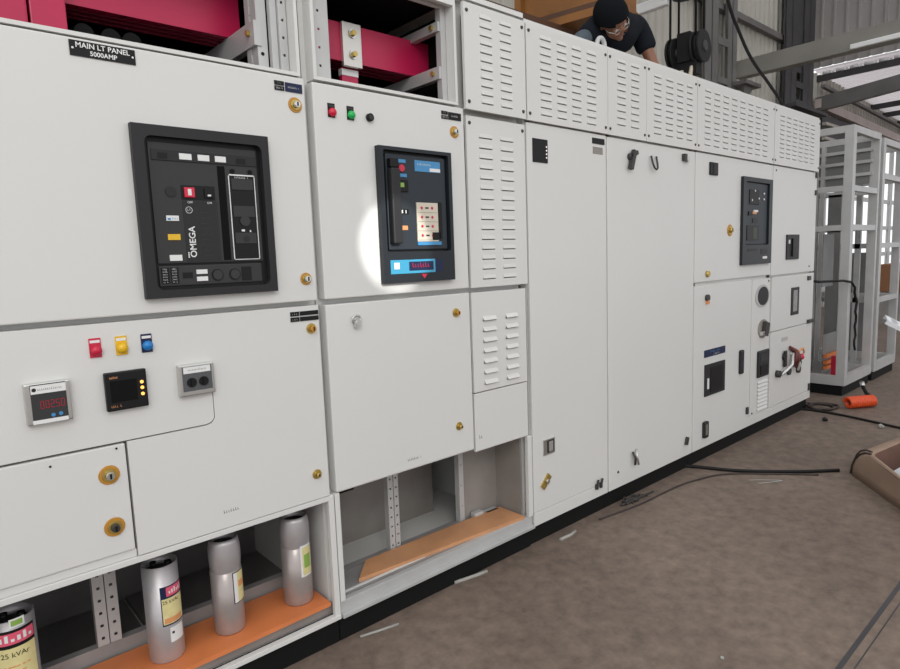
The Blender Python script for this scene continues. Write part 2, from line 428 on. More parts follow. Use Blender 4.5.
part('meter_button', G('bluelab').cyl((.263, -.0215, 1.034), (.263, -.0235, 1.034), .005, n=12).cyl((.280, -.0215, 1.035), (.280, -.0235, 1.035), .005, n=12), d2)
part('meter_label', G('white').box(.217, .296, -.0228, -.0215, 1.0155, 1.0255), d2)
# black square meter with amber lamps
part('meter', G('dkface').box(.390, .497, -.018, 0, 1.014, 1.122, bev=.004), d2, 'black square meter with three amber lamps')
part('meter_display', G('void').box(.402, .470, -.0186, -.018, 1.038, 1.098), d2)
g = G('laborg'); g.text('selec', .011, .412, 1.108, -.0186); g.marks(6, .008, .414, 1.027, -.0186, 'laborg'); part('meter_label', g, d2)
for z in (1.086, 1.070, 1.052): part('meter_lamp', G('led_amber').cyl((.483, -.018, z), (.483, -.0195, z), .0048, n=12), d2)
# clear-cased selector
part('meter', G('steel').box(.584, .688, -.020, 0, 1.021, 1.116, bev=.004).box(.594, .680, -.0215, -.020, 1.036, 1.110, 'glass'), d2, 'clear-cased selector with two dials')
part('meter_label', G('white').box(.597, .676, -.023, -.0215, 1.090, 1.109).marks(13, .0075, .638, 1.100, -.0231, 'bezel'), d2)
for x in (.619, .654): part('meter_dial', G('dkface').cyl((x, -.0215, 1.062), (x, -.025, 1.062), .014, n=18).box(x - .003, x + .003, -.029, -.025, 1.051, 1.073), d2)

# big circuit breaker
def ring_frame(x0, x1, z0, z1, ix0, ix1, iz0, iz1, y0, y1, m, rad=.02):
    """bezel: outer rectangle with rounded inner window"""
    g = G(m)
    n = 6; inner = []
    for cx, cz, a in ((ix1 - rad, iz1 - rad, 0), (ix0 + rad, iz1 - rad, 90), (ix0 + rad, iz0 + rad, 180), (ix1 - rad, iz0 + rad, 270)):
        for i in range(n + 1):
            t = math.radians(a + 90 * i / n); inner.append((cx + rad * math.cos(t), cz + rad * math.sin(t)))
    outer = []
    for k, (cx, cz) in enumerate(((x1, z1), (x0, z1), (x0, z0), (x1, z0))):
        outer += [(cx, cz)] * (n + 1)
    N = len(inner); k = 0; bm = g.bm
    ov = {}
    def V(x, y, z):
        key = (round(x, 5), round(y, 5), round(z, 5))
        if key not in ov: ov[key] = bm.verts.new((x, y, z))
        return ov[key]
    for i in range(N):
        j = (i + 1) % N
        a, b = inner[i], inner[j]; c, e = outer[i], outer[j]
        for yy in (y0, y1):
            if c == e: vs = [V(a[0], yy, a[1]), V(b[0], yy, b[1]), V(c[0], yy, c[1])]
            else: vs = [V(a[0], yy, a[1]), V(b[0], yy, b[1]), V(e[0], yy, e[1]), V(c[0], yy, c[1])]
            bm.faces.new(vs)
        bm.faces.new([V(a[0], y0, a[1]), V(a[0], y1, a[1]), V(b[0], y1, b[1]), V(b[0], y0, b[1])])
        if c != e: bm.faces.new([V(c[0], y0, c[1]), V(e[0], y0, e[1]), V(e[0], y1, e[1]), V(c[0], y1, c[1])])
    return g
bk = part('circuit_breaker', ring_frame(.5245, .9235, 1.317, 1.802, .556, .900, 1.340, 1.772, -.022, .0, 'bezel').box(.545, .91, -.001, 0, 1.33, 1.785, 'dkface'), c1, 'large black air circuit breaker in the door')
fy = -.006
part('face_panel', G('face').box(.568, .888, fy, -.001, 1.415, 1.758, bev=.003), bk)
part('lower_strip', G('face').box(.568, .880, fy, -.001, 1.350, 1.409, bev=.003), bk)
part('top_strip', G('bezel').box(.575, .885, fy - .003, fy, 1.708, 1.738, bev=.001), bk)
for a, b in ((.651, .686), (.704, .738), (.755, .788)): part('label', G('white').box(a, b, fy - .0045, fy - .003, 1.714, 1.731), bk, 'white label')
for a, b in ((.592, .618), (.82, .85)):
    part('label', G('dkface').box(a, b, fy - .004, fy - .003, 1.713, 1.729), bk)
part('slot', G('void').box(.760, .783, fy - .001, fy, 1.421, 1.703), bk, 'dark charging-handle slot')
tr = G('white')
for q in ((.792, .876, 1.677, 1.681), (.792, .876, 1.421, 1.423), (.792, .7945, 1.421, 1.681), (.8735, .876, 1.421, 1.681)): tr.box(q[0], q[1], fy - .002, fy, q[2], q[3])
part('trim_frame', tr, bk, 'thin white border of the trip unit')
tu = G('dkface').box(.7945, .8735, fy - .0015, fy, 1.423, 1.677)
for i in range(3): tu.box(.800, .868, fy - .004, fy - .0015, 1.635 - i * .082, 1.668 - i * .082, 'face')
tu.cyl((.835, fy - .0015, 1.54), (.835, fy - .005, 1.54), .016, n=18, m='face'); tu.cyl((.835, fy - .0015, 1.485), (.835, fy - .005, 1.485), .010, n=14, m='bezel')
tu.box(.822, .832, fy - .0035, fy - .0015, 1.508, 1.514, 'white').box(.848, .852, fy - .0035, fy - .0015, 1.506, 1.512, 'white')
tu.marks(9, .009, .834, 1.672, fy - .0041, 'white')
part('trip_unit', tu, bk)
for x in (.806, .862): part('screw', G('black').cyl((x, fy - .002, 1.690), (x, fy - .005, 1.690), .007, n=12), bk)
part('button_frame', G('dkface').box(.649, .747, fy - .002, fy, 1.600, 1.641), bk)
part('button', G('redlens').box(.656, .686, fy - .008, fy - .002, 1.606, 1.635, bev=.002).box(.666, .676, fy - .0085, fy - .008, 1.612, 1.630, 'white'), bk, 'red push button')
part('button', G('dkface').box(.715, .741, fy - .007, fy - .002, 1.606, 1.634, bev=.002).box(.723, .733, fy - .0075, fy - .007, 1.611, 1.616, 'white'), bk, 'black push button')
g = G('bezel').box(.650, .752, fy - .001, fy, 1.420, 1.596)
for i in range(9): g.box(.699, .699 + random.uniform(.02, .044), fy - .0014, fy - .001, 1.435 + i * .016, 1.4365 + i * .016, 'face')
for x in (.690, .715, .747): g.box(x, x + .001, fy - .0014, fy - .001, 1.428, 1.58, 'face')
g.text('OFF', .009, .672, 1.592, fy - .0016, 'white'); g.text('ON', .009, .729, 1.592, fy - .0016, 'white')
g.text('OMEGA', .026, .671, 1.477, fy - .0016, 'white', rot=PI / 2, bold=.0004)
for q in range(3): g.box(.654, .658, fy - .0016, fy - .001, 1.431 + q * .006, 1.435 + q * .006, 'white')
for i in range(20):
    a, b = i * PI / 10, (i + 1) * PI / 10
    g.face([(.667 + r * math.cos(t), fy - .0016, 1.570 + r * math.sin(t)) for r, t in ((.0085, a), (.0098, a), (.0098, b), (.0085, b))], 'white')
g.text('LT', .009, .667, 1.570, fy - .0016, 'white')
part('printed_panel', g, bk, 'printed panel reading OMEGA')
for z0, z1, m in ((1.538, 1.553, 'white'), (1.483, 1.500, 'yellow'), (1.423, 1.440, 'white')):
    g = G(m).box(.601, .636, fy - .002, fy, z0, z1)
    if m == 'white' and z0 > 1.5: g.box(.604, .613, fy - .0025, fy - .002, z0 + .002, z0 + .008, 'bluelab').marks(4, .008, .626, z0 + .007, fy - .0021, 'bluelab')
    part('label', g, bk, m + ' label')
part('key_lock', G('bezel').cyl((.620, fy, 1.621), (.620, fy - .003, 1.621), .015, n=20), bk)
g = G('dkface')
for x0 in (.573, .599):
    g.box(x0, x0 + .023, fy - .001, fy, 1.357, 1.404, 'dkface')
    for i in range(6): g.marks(4, .006, x0 + .012, 1.362 + i * .0075, fy - .0012, 'white', i)
part('label', g, bk, 'black label with small white print')
part('latch', G('white').box(.673, .705, fy - .004, fy, 1.361, 1.374).box(.673, .705, fy - .004, fy, 1.382, 1.395), bk)
part('slot', G('dkface').box(.633, .662, fy - .001, fy, 1.371, 1.388), bk)
for x in (.736, .790):
    part('key_lock', G('dkface').cyl((x, fy, 1.377), (x, fy - .003, 1.377), .0175, n=24).cyl((x, fy - .003, 1.377), (x, fy - .005, 1.377), .0145, n=24, m='face'), bk)
part('slot', G('dkface').box(.812, .844, fy - .001, fy, 1.356, 1.399), bk)

# busbars of the chamber
bb = G('crimson')
bb.box(X0 + .03, .985, .275, .300, 2.187, 2.365)
for i in range(3): bb.box(X0 + .03, .948, .318 + i * .035, .330 + i * .035, 2.187, 2.365, 'crimson_d')
part('busbar', bb, c1, 'crimson sleeved busbar stack')
part('busbar_dropper', G('crimson').box(.352, .442, .225, .250, 1.95, 2.30, bev=.004), c1, 'crimson vertical dropper')
part('busbar_dropper', G('crimson').box(.200, .345, .215, .240, 1.95, 2.30, bev=.006), c1, 'wrinkled crimson vertical dropper')
part('tape_band', G('white').box(.424, .4425, .222, .252, 2.190, 2.225), c1)
for i, x in enumerate((.50, .575, .635)): part('insulator', G('black').cyl((x, .30, 2.12), (x, .55, 2.12), .028, n=16), c1)
part('clamp_bar', G('frame').box(.938, .963, .070, .75, 2.108, 2.185), c1, 'white clamp bar under the busbar')
part('clamp_bar', G('frame').box(.938, .963, .070, .75, 2.365, 2.42), c1)
part('bolt', G('brass').cyl((.938, .105, 2.150), (.926, .105, 2.150), .010, n=6, smooth=False), c1)
def perf_post(par, x0, x1, y, z0, z1, pitch=.045, hs=.010, cols=1, m='frame', label=None, depth=.03):
    hs_ = []; n = int((z1 - z0 - .03) / pitch)
    for c in range(cols):
        cx = x0 + (x1 - x0) * (c + .5) / cols
        for i in range(n + 1): 
            z = z0 + .02 + i * pitch
            if z + hs < z1: hs_.append((cx - hs / 2, cx + hs / 2, z, z + hs))
    g = G(m).grid(x0, x1, z0, z1, y, .002, hs_)
    g.box(x0, x0 + .002, y + .002, y + depth, z0, z1); g.box(x1 - .002, x1, y + .002, y + depth, z0, z1)
    part('post', g, par, label)
perf_post(c1, 1.014, 1.042, .045, 1.95, 2.42, .055, .008)
g = G('frame').box(.950, .985, .075, .11, 1.95, 2.42); g.cyl((.966, .075, 2.085), (.966, .074, 2.085), .006, n=12, m='black'); part('post', g, c1, 'plain white inner post')
part('post', G('frame').box(.990, 1.012, .055, .075, 1.95, 2.42), c1)
perf_post(c1, .945, .952, .115, 1.95, 2.42, .03, .004)
# base interior
part('base_channel', G('zinc').box(X0 + .02, 1.07, .246, .276, .115, .212), c1)
part('base_rail', G('paint').box(X0, .432, .006, .04, .5745, .5985, bev=.003), c1)
perf_post(c1, .348, .381, .246, .213, .590, .042, .009); perf_post(c1, .384, .417, .246, .213, .590, .042, .009)
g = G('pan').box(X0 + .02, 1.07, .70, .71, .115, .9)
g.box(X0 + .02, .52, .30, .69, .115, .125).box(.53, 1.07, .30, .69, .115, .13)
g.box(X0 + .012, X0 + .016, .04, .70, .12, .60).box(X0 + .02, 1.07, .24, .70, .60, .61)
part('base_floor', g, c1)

# ================================================================== CABINET 2 (open busbar chamber, second from left)
c2 = thing('switchgear_cabinet', 'second grey switchgear cabinet from left, bright light patch beside its breaker', 'electrical cabinet', (1.62, .5, 0), 'row of grey switchgear cabinets')
open_body(c2, 1.088, 2.158, [(1.83, 2.12, 2.03, 2.38), (1.83, 2.12, 1.3, 1.95)], [(1.106, 1.118), (1.745, 1.757)], 1.118, 1.745, .162, .556, 1.108, 2.130)
part('base_rail', G('frame').box(1.088, 2.158, .006, .03, .115, .160, bev=.002).box(1.088, 2.158, -.012, .02, .10, .115, bev=.002), c2)  # same paint as the doors; greyer colour stands in for shading on the lip
part('base_stile', G('paint').box(1.088, 1.108, .0, .02, .160, .574, bev=.002), c2)
part('base_stile', G('paint').box(2.130, 2.158, .0, .02, .160, .556, bev=.002), c2)
part('top_rail', G('paint').box(1.118, 1.745, .0, .02, 2.388, 2.43), c2)
d = part('door', slab(1.097, 1.784, 1.275, 2.002, 0, .045), c2, 'upper door holding the breaker')
for x, m, bkm in ((1.165, 'redlens', 'dkface'), (1.241, 'green', 'dkface')):
    o = indicator(d, x, 1.917, m, .027, .046, bkm, txtm='face'); o['label'] = ('red' if m == 'redlens' else 'green') + ' indicator lamp on a black tag'
    lens(d, x + .001, 1.910, m, .0135)
part('push_button', G('dkface').cyl((1.320, 0, 1.911), (1.320, -.012, 1.911), .014, n=20).cyl((1.320, -.012, 1.911), (1.320, -.014, 1.911), .009, n=16, m='face'), d, 'small black push button')
plate(d, 'tag', 1.664, 1.696, 1.966, 1.979, 'dkface', txt=[(3, .008, 0, 0, 'zinc')]); plate(d, 'tag', 1.664, 1.696, 1.949, 1.962, 'dkface', txt=[(6, .007, 0, 0, 'white')])
plate(d, 'tag', 1.700, 1.767, 1.949, 1.978, 'dkface', txt=[(7, .009, 0, 0, 'white')])
lock(d, 1.730, 1.903, .0235); lock_core(d, 1.730, 1.903)
b2 = part('circuit_breaker', ring_frame(1.355, 1.705, 1.316, 1.815, 1.375, 1.688, 1.432, 1.802, -.024, 0, 'bezel2', .008).box(1.37, 1.69, -.001, 0, 1.42, 1.806, 'dkface'), c2, 'black breaker lit by the light patch')
part('face_panel', G('face_b').box(1.392, 1.680, -.012, -.001, 1.440, 1.792, bev=.003), b2)
part('handle', G('bezel').box(1.396, 1.438, -.040, -.012, 1.462, 1.738, bev=.006).box(1.398, 1.436, -.034, -.012, 1.740, 1.772, 'dkface', bev=.003), b2, 'tall grey charging handle')
part('button', G('red').cyl((1.461, -.012, 1.741), (1.461, -.020, 1.741), .013, n=20), b2, 'red push button')
part('label', G('bluelab').box(1.446, 1.484, -.0135, -.012, 1.762, 1.774), b2); part('label', G('bluelab').box(1.446, 1.487, -.0135, -.012, 1.710, 1.722), b2)
part('button', G('dkface').box(1.444, 1.490, -.017, -.012, 1.655, 1.700, bev=.002).box(1.452, 1.470, -.0175, -.017, 1.672, 1.688, 'labgreen'), b2)
part('indicator_window', G('dkface').box(1.446, 1.490, -.013, -.012, 1.572, 1.592).box(1.450, 1.462, -.0135, -.013, 1.576, 1.588, 'white').box(1.474, 1.478, -.0135, -.013, 1.576, 1.588, 'white'), b2)
part('indicator_window', G('laborg').box(1.452, 1.482, -.013, -.012, 1.514, 1.530), b2)
part('label', G('bluelab').box(1.527, 1.653, -.0135, -.012, 1.735, 1.776).box(1.60, 1.653, -.0139, -.0135, 1.737, 1.750, 'white').marks(10, .012, 1.575, 1.762, -.0136, 'white'), b2, 'blue and white label')
g = G('offwhite').box(1.526, 1.632, -.016, -.012, 1.470, 1.618)
for i in range(4):
    z = 1.598 - i * .035
    for x in (1.550, 1.602): g.cyl((x, -.016, z), (x, -.0175, z), .0055, n=10, m='red' if i < 4 else 'dkface')
    g.box(1.530, 1.628, -.0164, -.016, z - .018, z - .017, 'face')
    g.box(1.568, 1.585, -.0164, -.016, z - .003, z + .003, 'face_b')
part('keypad', g, b2, 'cream setting panel with red buttons')
part('keypad_cover', G('dkface').box(1.633, 1.652, -.018, -.012, 1.480, 1.622, bev=.002), b2)
part('label', G('dkface').box(1.600, 1.640, -.018, -.016, 1.476, 1.505), b2); part('label', G('bluelab').box(1.526, 1.645, -.0165, -.012, 1.456, 1.469), b2)
st = G('cyanlab').box(1.384, 1.600, -.026, -.024, 1.350, 1.402, bev=.0008)
st.box(1.400, 1.425, -.0265, -.026, 1.368, 1.392, 'white').box(1.470, 1.590, -.0268, -.026, 1.360, 1.394, 'navy')
st.marks(7, .022, 1.530, 1.379, -.0269, 'red').box(1.600, 1.640, -.025, -.024, 1.352, 1.400, 'navy')
part('rating_plate', st, b2, 'shiny blue rating plate')
part('logo_badge', G('red').prism([(1.530, 1.345), (1.558, 1.345), (1.544, 1.328)], -.0255, -.024), b2, 'small red badge')
d2_ = part('door', slab(1.097, 1.784, .578, 1.256, 0, .045), c2, 'plain lower door')
lock(d2_, 1.705, 1.178, .019, 'brass'); lock_core(d2_, 1.705, 1.178, .010, 'gold'); lock(d2_, 1.700, .698, .018, 'brass'); lock_core(d2_, 1.700, .698, .008, 'brass')
g = G('steel').tube([(1.215 + .017 * math.cos(t), -.010, 1.197 + .013 * math.sin(t)) for t in lin(0, 2 * PI, 17)[:-1]], .0035, 6, closed=True)
g.cyl((1.216, 0, 1.184), (1.216, -.022, 1.184), .011, n=16).box(1.205, 1.228, -.02, -.004, 1.168, 1.182)
part('key_latch', g, d2_, 'bright key latch')
part('marking', G('darksteel').marks(9, .014, 1.459, .618, -.0001), d2_, 'faint handwritten marking')
# narrow louvred column
def cover(par, x0, x1, z0, z1, cols, rows, y0=0., corners=True, name='louvre_cover', lab=None, **k):
    o = part(name, louvre_plate(x0, x1, z0, z1, cols, rows, y0, **k), par, lab)
    if corners:
        for x in (x0 + .018, x1 - .018):
            for z in (z0 + .03, z1 - .03): screw(o, x, z, y0)
    return o
cA = cover(c2, 1.787, 2.150, 2.000, 2.412, [(1.877, 1.945), (1.994, 2.062)], lin(2.366, 2.033, 11), -.014, t=.014, lab='upper louvred cover')
cover(c2, 1.797, 2.153, 1.274, 1.978, [(1.868, 1.946), (1.996, 2.076)], lin(1.896, 1.309, 15), .0, lab='long louvred cover', corners=False)
ld = cover(c2, 1.795, 2.135, .824, 1.254, [(1.858, 1.938), (2.000, 2.076)], lin(1.130, .852, 7), .0, corners=False, lab='short louvred cover', sh=.006, out=.011)
part('cover_panel', slab(1.797, 2.140, .560, .818, .004, .02), c2)
screw(c2, 1.815, 1.95, .0); screw(c2, 2.138, 1.95, 0.); screw(c2, 2.115, 1.262, .018)
part('marking', G('darksteel').marks(2, .02, 1.832, .622, .0039), c2)
# chamber
b = G('crimson').box(1.13, 1.83, .225, .245, 2.170, 2.311)
for i in range(3): b.box(1.13, 1.83, .262 + i * .035, .276 + i * .035, 2.170, 2.311, 'crimson_d')
part('busbar', b, c2, 'crimson sleeved busbar stack')
part('joint_plate', G('silver').box(1.362, 1.447, .208, .225, 2.150, 2.312, bev=.002), c2, 'bare silver joint plate')
for z in (2.272, 2.195):
    part('bolt', G('brass').cyl((1.405, .208, z), (1.405, .203, z), .017, n=18, m='steel').cyl((1.405, .203, z), (1.405, .190, z), .011, n=6, smooth=False), c2)
part('busbar_dropper', G('crimson').box(1.367, 1.440, .235, .255, 1.93, 2.150), c2, 'crimson dropper below the joint'); part('tape_band', G('white').box(1.366, 1.441, .2325, .257, 2.122, 2.146), c2)
part('clamp_bar', G('frame').box(1.705, 1.732, .050, .80, 2.300, 2.336), c2, 'upper clamp bar'); part('clamp_bar', G('frame').box(1.705, 1.732, .050, .80, 2.118, 2.166), c2, 'lower clamp bar')
for z in (2.318, 2.143): part('bolt', G('brass').cyl((1.705, .085, z), (1.694, .085, z), .010, n=6, smooth=False), c2)
part('post', G('frame').box(1.716, 1.742, .046, .075, 1.93, 2.385), c2, 'plain white inner post')
perf_post(c2, 1.122, 1.200, .045, 1.93, 2.42, .06, .008, label='perforated inner post')
g = G('void').box(1.102, 1.83, .72, .74, 1.7, 2.42).box(1.102, 1.74, .08, .72, 2.405, 2.425).box(1.80, 1.82, .06, .72, 1.95, 2.40).box(1.102, 1.106, .08, .72, 1.9, 2.40); part('chamber_liner', g, c2, 'dark chamber lining')  # near-black sheets paint the shade inside the busbar chamber
g = G('void').box(X0 + .02, 1.07, .72, .74, 1.7, 2.42).box(X0 + .02, 1.06, .12, .72, 2.405, 2.425).box(1.062, 1.070, .12, .72, 1.9, 2.40); part('chamber_liner', g, c1, 'dark chamber lining')  # same painted shade for the first cabinet's chamber
# base interior
part('base_channel', G('zinc').box(1.10, 1.90, .20, .235, .115, .160), c2)
perf_post(c2, 1.455, 1.482, .195, .160, .556, .042, .008); perf_post(c2, 1.486, 1.510, .195, .160, .556, .042, .008)
perf_post(c2, 1.862, 1.890, .195, .115, .556, .10, .006)
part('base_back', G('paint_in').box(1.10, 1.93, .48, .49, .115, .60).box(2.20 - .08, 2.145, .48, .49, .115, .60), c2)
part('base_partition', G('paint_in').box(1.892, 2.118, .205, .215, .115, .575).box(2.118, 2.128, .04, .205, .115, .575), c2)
part('terminal_block', G('bluelab').box(1.112, 1.128, .06, .14, .44, .50).box(1.112, 1.130, .05, .15, .36, .40).box(1.112, 1.128, .09, .13, .40, .44, 'white'), c2, 'blue terminal block')
part('terminal_block', G('dkface').box(1.118, 1.20, .05, .12, .548, .556), c2)
part('bracket', G('frame').box(1.93, 1.99, .165, .20, .115, .19, bev=.006).box(2.0, 2.09, .150, .20, .115, .175, bev=.008), c2)

# ================================================================== CABINET 3
c3 = thing('switchgear_cabinet', 'narrow grey cabinet with one tall plain door and small black four-lamp meter', 'electrical cabinet', (2.47, .6, 0), 'row of grey switchgear cabinets')
shell(c3, 2.163, 2.779, seams=(2.0,))
d = part('door', slab(2.166, 2.775, .166, 1.993), c3, 'tall plain door')
cover(c3, 2.163, 2.777, 2.000, 2.412, [(2.257, 2.333), (2.376, 2.444), (2.487, 2.557), (2.605, 2.678)], lin(2.361, 2.033, 11), -.010, t=.014, lab='wide louvred cover')
part('meter', G('dkface').box(2.203, 2.307, -.004, 0, 1.822, 1.927, bev=.001), d, 'black meter with four small lamps')
for i in range(4): part('meter_lamp', G('led_white').cyl((2.297, -.004, 1.894 - i * .016), (2.297, -.0055, 1.894 - i * .016), .0034, n=8), d)
plate(d, 'tag', 2.656, 2.758, 1.945, 1.973, 'dkface', label='black tag'); plate(d, 'sticker', 2.66, 2.745, 1.895, 1.930, 'paint_in', t=.0006, label='faint pinkish sticker')
hp = part('recessed_handle', G('steel').box(2.238, 2.322, -.006, 0, .438, .516, bev=.002).box(2.262, 2.316, -.007, -.006, .446, .508, 'darksteel').box(2.272, 2.300, -.014, -.007, .452, .502, 'zinc', bev=.003), d, 'chrome recessed handle')
g = G('brass').obox((2.252, -.004, .306), (.7, 0, .7), (0, 1, 0), (-.7, 0, .7), .038, .004, .017); g.cyl((2.256, -.008, .308), (2.256, -.018, .308), .011, n=14, m='steel'); part('lock', g, d, 'tilted brass lock plate')
for x in (2.665, 2.702): part('hinge_clip', G('darksteel').box(x - .008, x + .008, -.012, 0, .150, .178).obox((x, -.012, .185), (.4, 0, 1), (0, 1, 0), (1, 0, -.4), .018, .004, .005), d)
eye = G('frame').tube([(2.880 + .034 * math.cos(t), .10, 2.476 + .040 * math.sin(t)) for t in lin(0, 2 * PI, 25)[:-1]], .012, 8, closed=True).cyl((2.880, .10, 2.43), (2.880, .10, 2.442), .02, n=14)

# ================================================================== CABINET 4
c4 = thing('switchgear_cabinet', 'grey cabinet with wide plain door under two louvred covers, hooked handle near top', 'electrical cabinet', (3.245, .6, 0), 'row of grey switchgear cabinets')
shell(c4, 2.781, 3.709, seams=(2.0,))
d = part('door', slab(2.785, 3.705, .162, 1.990), c4, 'wide plain door')
cover(c4, 2.783, 3.144, 2.000, 2.412, [(2.867, 2.942), (2.994, 3.070)], lin(2.368, 2.058, 10), -.008, t=.012, lab='narrow louvred cover')
cover(c4, 3.148, 3.708, 2.000, 2.412, [(3.222, 3.296), (3.349, 3.426), (3.471, 3.540), (3.586, 3.650)], lin(2.353, 2.050, 10), -.008, t=.012, lab='wide louvred cover')
g = G('darksteel').obox((2.992, -.018, 1.888), (.35, 0, 1), (0, 1, 0), (1, 0, -.35), .052, .010, .013).cyl((2.985, 0, 1.905), (2.985, -.02, 1.905), .018, n=14).obox((3.012, -.018, 1.918), (1, 0, .5), (0, 1, 0), (-.5, 0, 1), .028, .008, .010)
part('lever_handle', g, d, 'dark lever handle')
part('hook_handle', G('darksteel').tube([(3.190, -.01, 1.925), (3.192, -.02, 1.880), (3.200, -.026, 1.858), (3.215, -.028, 1.850), (3.232, -.026, 1.858), (3.240, -.02, 1.880), (3.243, -.01, 1.925)], .0055, 8), d, 'dark hooked handle')
part('latch', G('darksteel').box(3.545, 3.575, -.02, 0, 1.925, 1.965).cyl((3.592, 0, 1.936), (3.592, -.02, 1.936), .016, n=12, m='steel'), d)
part('latch', G('darksteel').tube([(3.005, -.01, .275), (3.018, -.02, .235), (3.012, -.02, .20)], .007, 6).tube([(3.045, -.01, .285), (3.030, -.02, .240), (3.045, -.022, .195)], .007, 6, m='steel'), d, 'twisted wire latch')
screw(d, 2.872, .190); part('hinge_clip', G('darksteel').obox((3.622, -.01, .200), (.4, 0, 1), (0, 1, 0), (1, 0, -.4), .025, .008, .010), d)

# ================================================================== CABINET 5
c5 = thing('switchgear_cabinet', 'rightmost grey cabinet split into four doors, with slim black breaker', 'electrical cabinet', (4.74, .6, 0), 'row of grey switchgear cabinets')
shell(c5, 3.711, 5.775, seams=(2.0, 1.185), stiles=(4.88,))
cover(c5, 3.713, 4.858, 2.000, 2.412, [(3.807 + .1225 * i, 3.882 + .1225 * i) for i in range(8)], lin(2.362, 2.042, 10), -.008, t=.012, lab='widest louvred cover')
cover(c5, 4.868, 5.775, 2.000, 2.412, [(4.965 + .122 * i, 5.042 + .122 * i) for i in range(6)], lin(2.352, 2.058, 10), -.008, t=.012, lab='end louvred cover')
d = part('door', slab(3.715, 4.872, 1.194, 1.992), c5, 'upper door holding the slim breaker')
part('meter', G('dkface').box(3.886, 3.992, -.010, 0, 1.865, 1.944, bev=.003).box(3.93, 3.985, -.012, -.010, 1.872, 1.938, 'bezel'), d, 'small black meter')
lock(d, 4.190, 1.520, .040); lock_core(d, 4.190, 1.520, .018, 'brass'); part('lock', G('brass').cyl((3.878, 0, 1.243), (3.878, -.015, 1.243), .022, .018, 16), d)
b5 = part('circuit_breaker', ring_frame(4.385, 4.868, 1.282, 1.882, 4.432, 4.815, 1.418, 1.852, -.020, 0, 'bezel2', .008).box(4.40, 4.85, -.001, 0, 1.40, 1.86, 'dkface'), c5, 'slim dark breaker with glossy window')
part('face_panel', G('face_b').box(4.440, 4.807, -.008, -.001, 1.424, 1.846, bev=.002), b5)
part('button', G('dkface').box(4.50, 4.66, -.012, -.008, 1.70, 1.80, bev=.003), b5)
for x, z in ((4.588, 1.793), (4.541, 1.728), (4.653, 1.742), (4.74, 1.78), (4.74, 1.74)): part('screw', G('white').cyl((x, -.008, z), (x, -.014, z), .007, n=10), b5)
part('indicator_window', G('laborg').box(4.552, 4.618, -.013, -.008, 1.634, 1.652).box(4.49, 4.55, -.013, -.008, 1.622, 1.650, 'dkface').box(4.575, 4.64, -.0135, -.008, 1.648, 1.662, 'white'), b5)
part('indicator_window', G('face').box(4.56, 4.64, -.012, -.008, 1.572, 1.605), b5); part('indicator_window', G('bezel').box(4.47, 4.66, -.012, -.008, 1.450, 1.555).box(4.57, 4.63, -.0125, -.012, 1.46, 1.54, 'olive'), b5)
part('label', G('face').box(4.685, 4.790, -.022, -.020, 1.352, 1.388).box(4.715, 4.79, -.022, -.020, 1.318, 1.335, 'white'), b5); part('label', G('bezel').box(4.46, 4.62, -.021, -.020, 1.375, 1.392), b5)
d = part('door', slab(4.884, 5.770, 1.185, 1.992), c5, 'upper end door')
part('switch_plate', G('bezel').box(5.150, 5.398, -.010, 0, 1.297, 1.490, bev=.003).box(5.24, 5.29, -.022, -.010, 1.32, 1.46, 'dkface', bev=.003).box(5.18, 5.21, -.011, -.010, 1.42, 1.45, 'white'), d, 'dark grey switch plate')
for z in (1.97, 1.83): part('hinge', G('darksteel').box(5.725, 5.755, -.012, 0, z - .02, z + .02), d)
for x, z in ((5.65, 1.23), (4.93, 1.96)): screw(d, x, z)
g = G('paint').box(3.715, 4.555, 0, .02, .160, 1.172, bev=.004); d = part('door', g, c5, 'lower door with dark inset meter')
part('meter', G('bezel').box(3.857, 4.142, -.008, 0, .441, .652, bev=.003).box(3.93, 4.10, -.010, -.008, .46, .63, 'dkface').box(3.885, 3.905, -.012, -.008, .49, .56, 'white'), d, 'dark inset meter with glossy window')
plate(d, 'label', 3.852, 4.149, .700, .748, 'navy', label='blue label strip', txt=[(12, .020, 0, .010, 'bluelab'), (8, .018, .02, -.010, 'white')])
part('door_handle', G('bezel').box(4.365, 4.425, -.012, 0, .515, .685, bev=.012), d, 'slim dark upright handle')
part('door_handle', G('bezel').box(3.840, 3.905, -.014, 0, .165, .275, bev=.014).box(3.860, 3.885, -.018, -.014, .185, .255, 'steel'), d, 'grey handle near the floor')
part('lock', G('darksteel').cyl((3.875, 0, 1.09), (3.875, -.016, 1.09), .022, n=12).box(3.865, 3.885, -.018, 0, 1.05, 1.075, 'laborg'), d)
part('latch', G('darksteel').box(4.495, 4.520, -.012, 0, .200, .250), d)
# narrow strip with cut-outs
holes = [(4.686, 4.872, z - .005, z + .005) for z in lin(.386, .160, 8)]
n5 = louvre_plate(4.560, 4.876, .168, 1.172, [(4.686, 4.860)], lin(.392, .188, 8), 0, .012, .006, .010)
d = part('service_strip', n5, c5, 'narrow strip with round cut-outs and louvres')
def disc(par, name, x, z, rx, rz, m, y=-.001, lab=None, t=.004):
    g = G(m); k = 24; P = [(x + rx * math.cos(2 * PI * i / k), z + rz * math.sin(2 * PI * i / k)) for i in range(k)]
    g.prism(P, y - t, y); return part(name, g, par, lab)
disc(d, 'port_rim', 4.735, 1.045, .125, .085, 'frame', 0); disc(d, 'round_meter', 4.742, 1.045, .090, .068, 'bezel', -.004, 'dark round port')
disc(d, 'port_rim', 4.760, .800, .090, .070, 'paint_in', 0, 'second round port')
part('knob', G('darksteel').obox((4.765, -.02, .80), (.3, 0, 1), (0, 1, 0), (1, 0, -.3), .05, .014, .03).box(4.69, 4.75, -.03, -.004, .755, .785, 'steel', bev=.004), d)
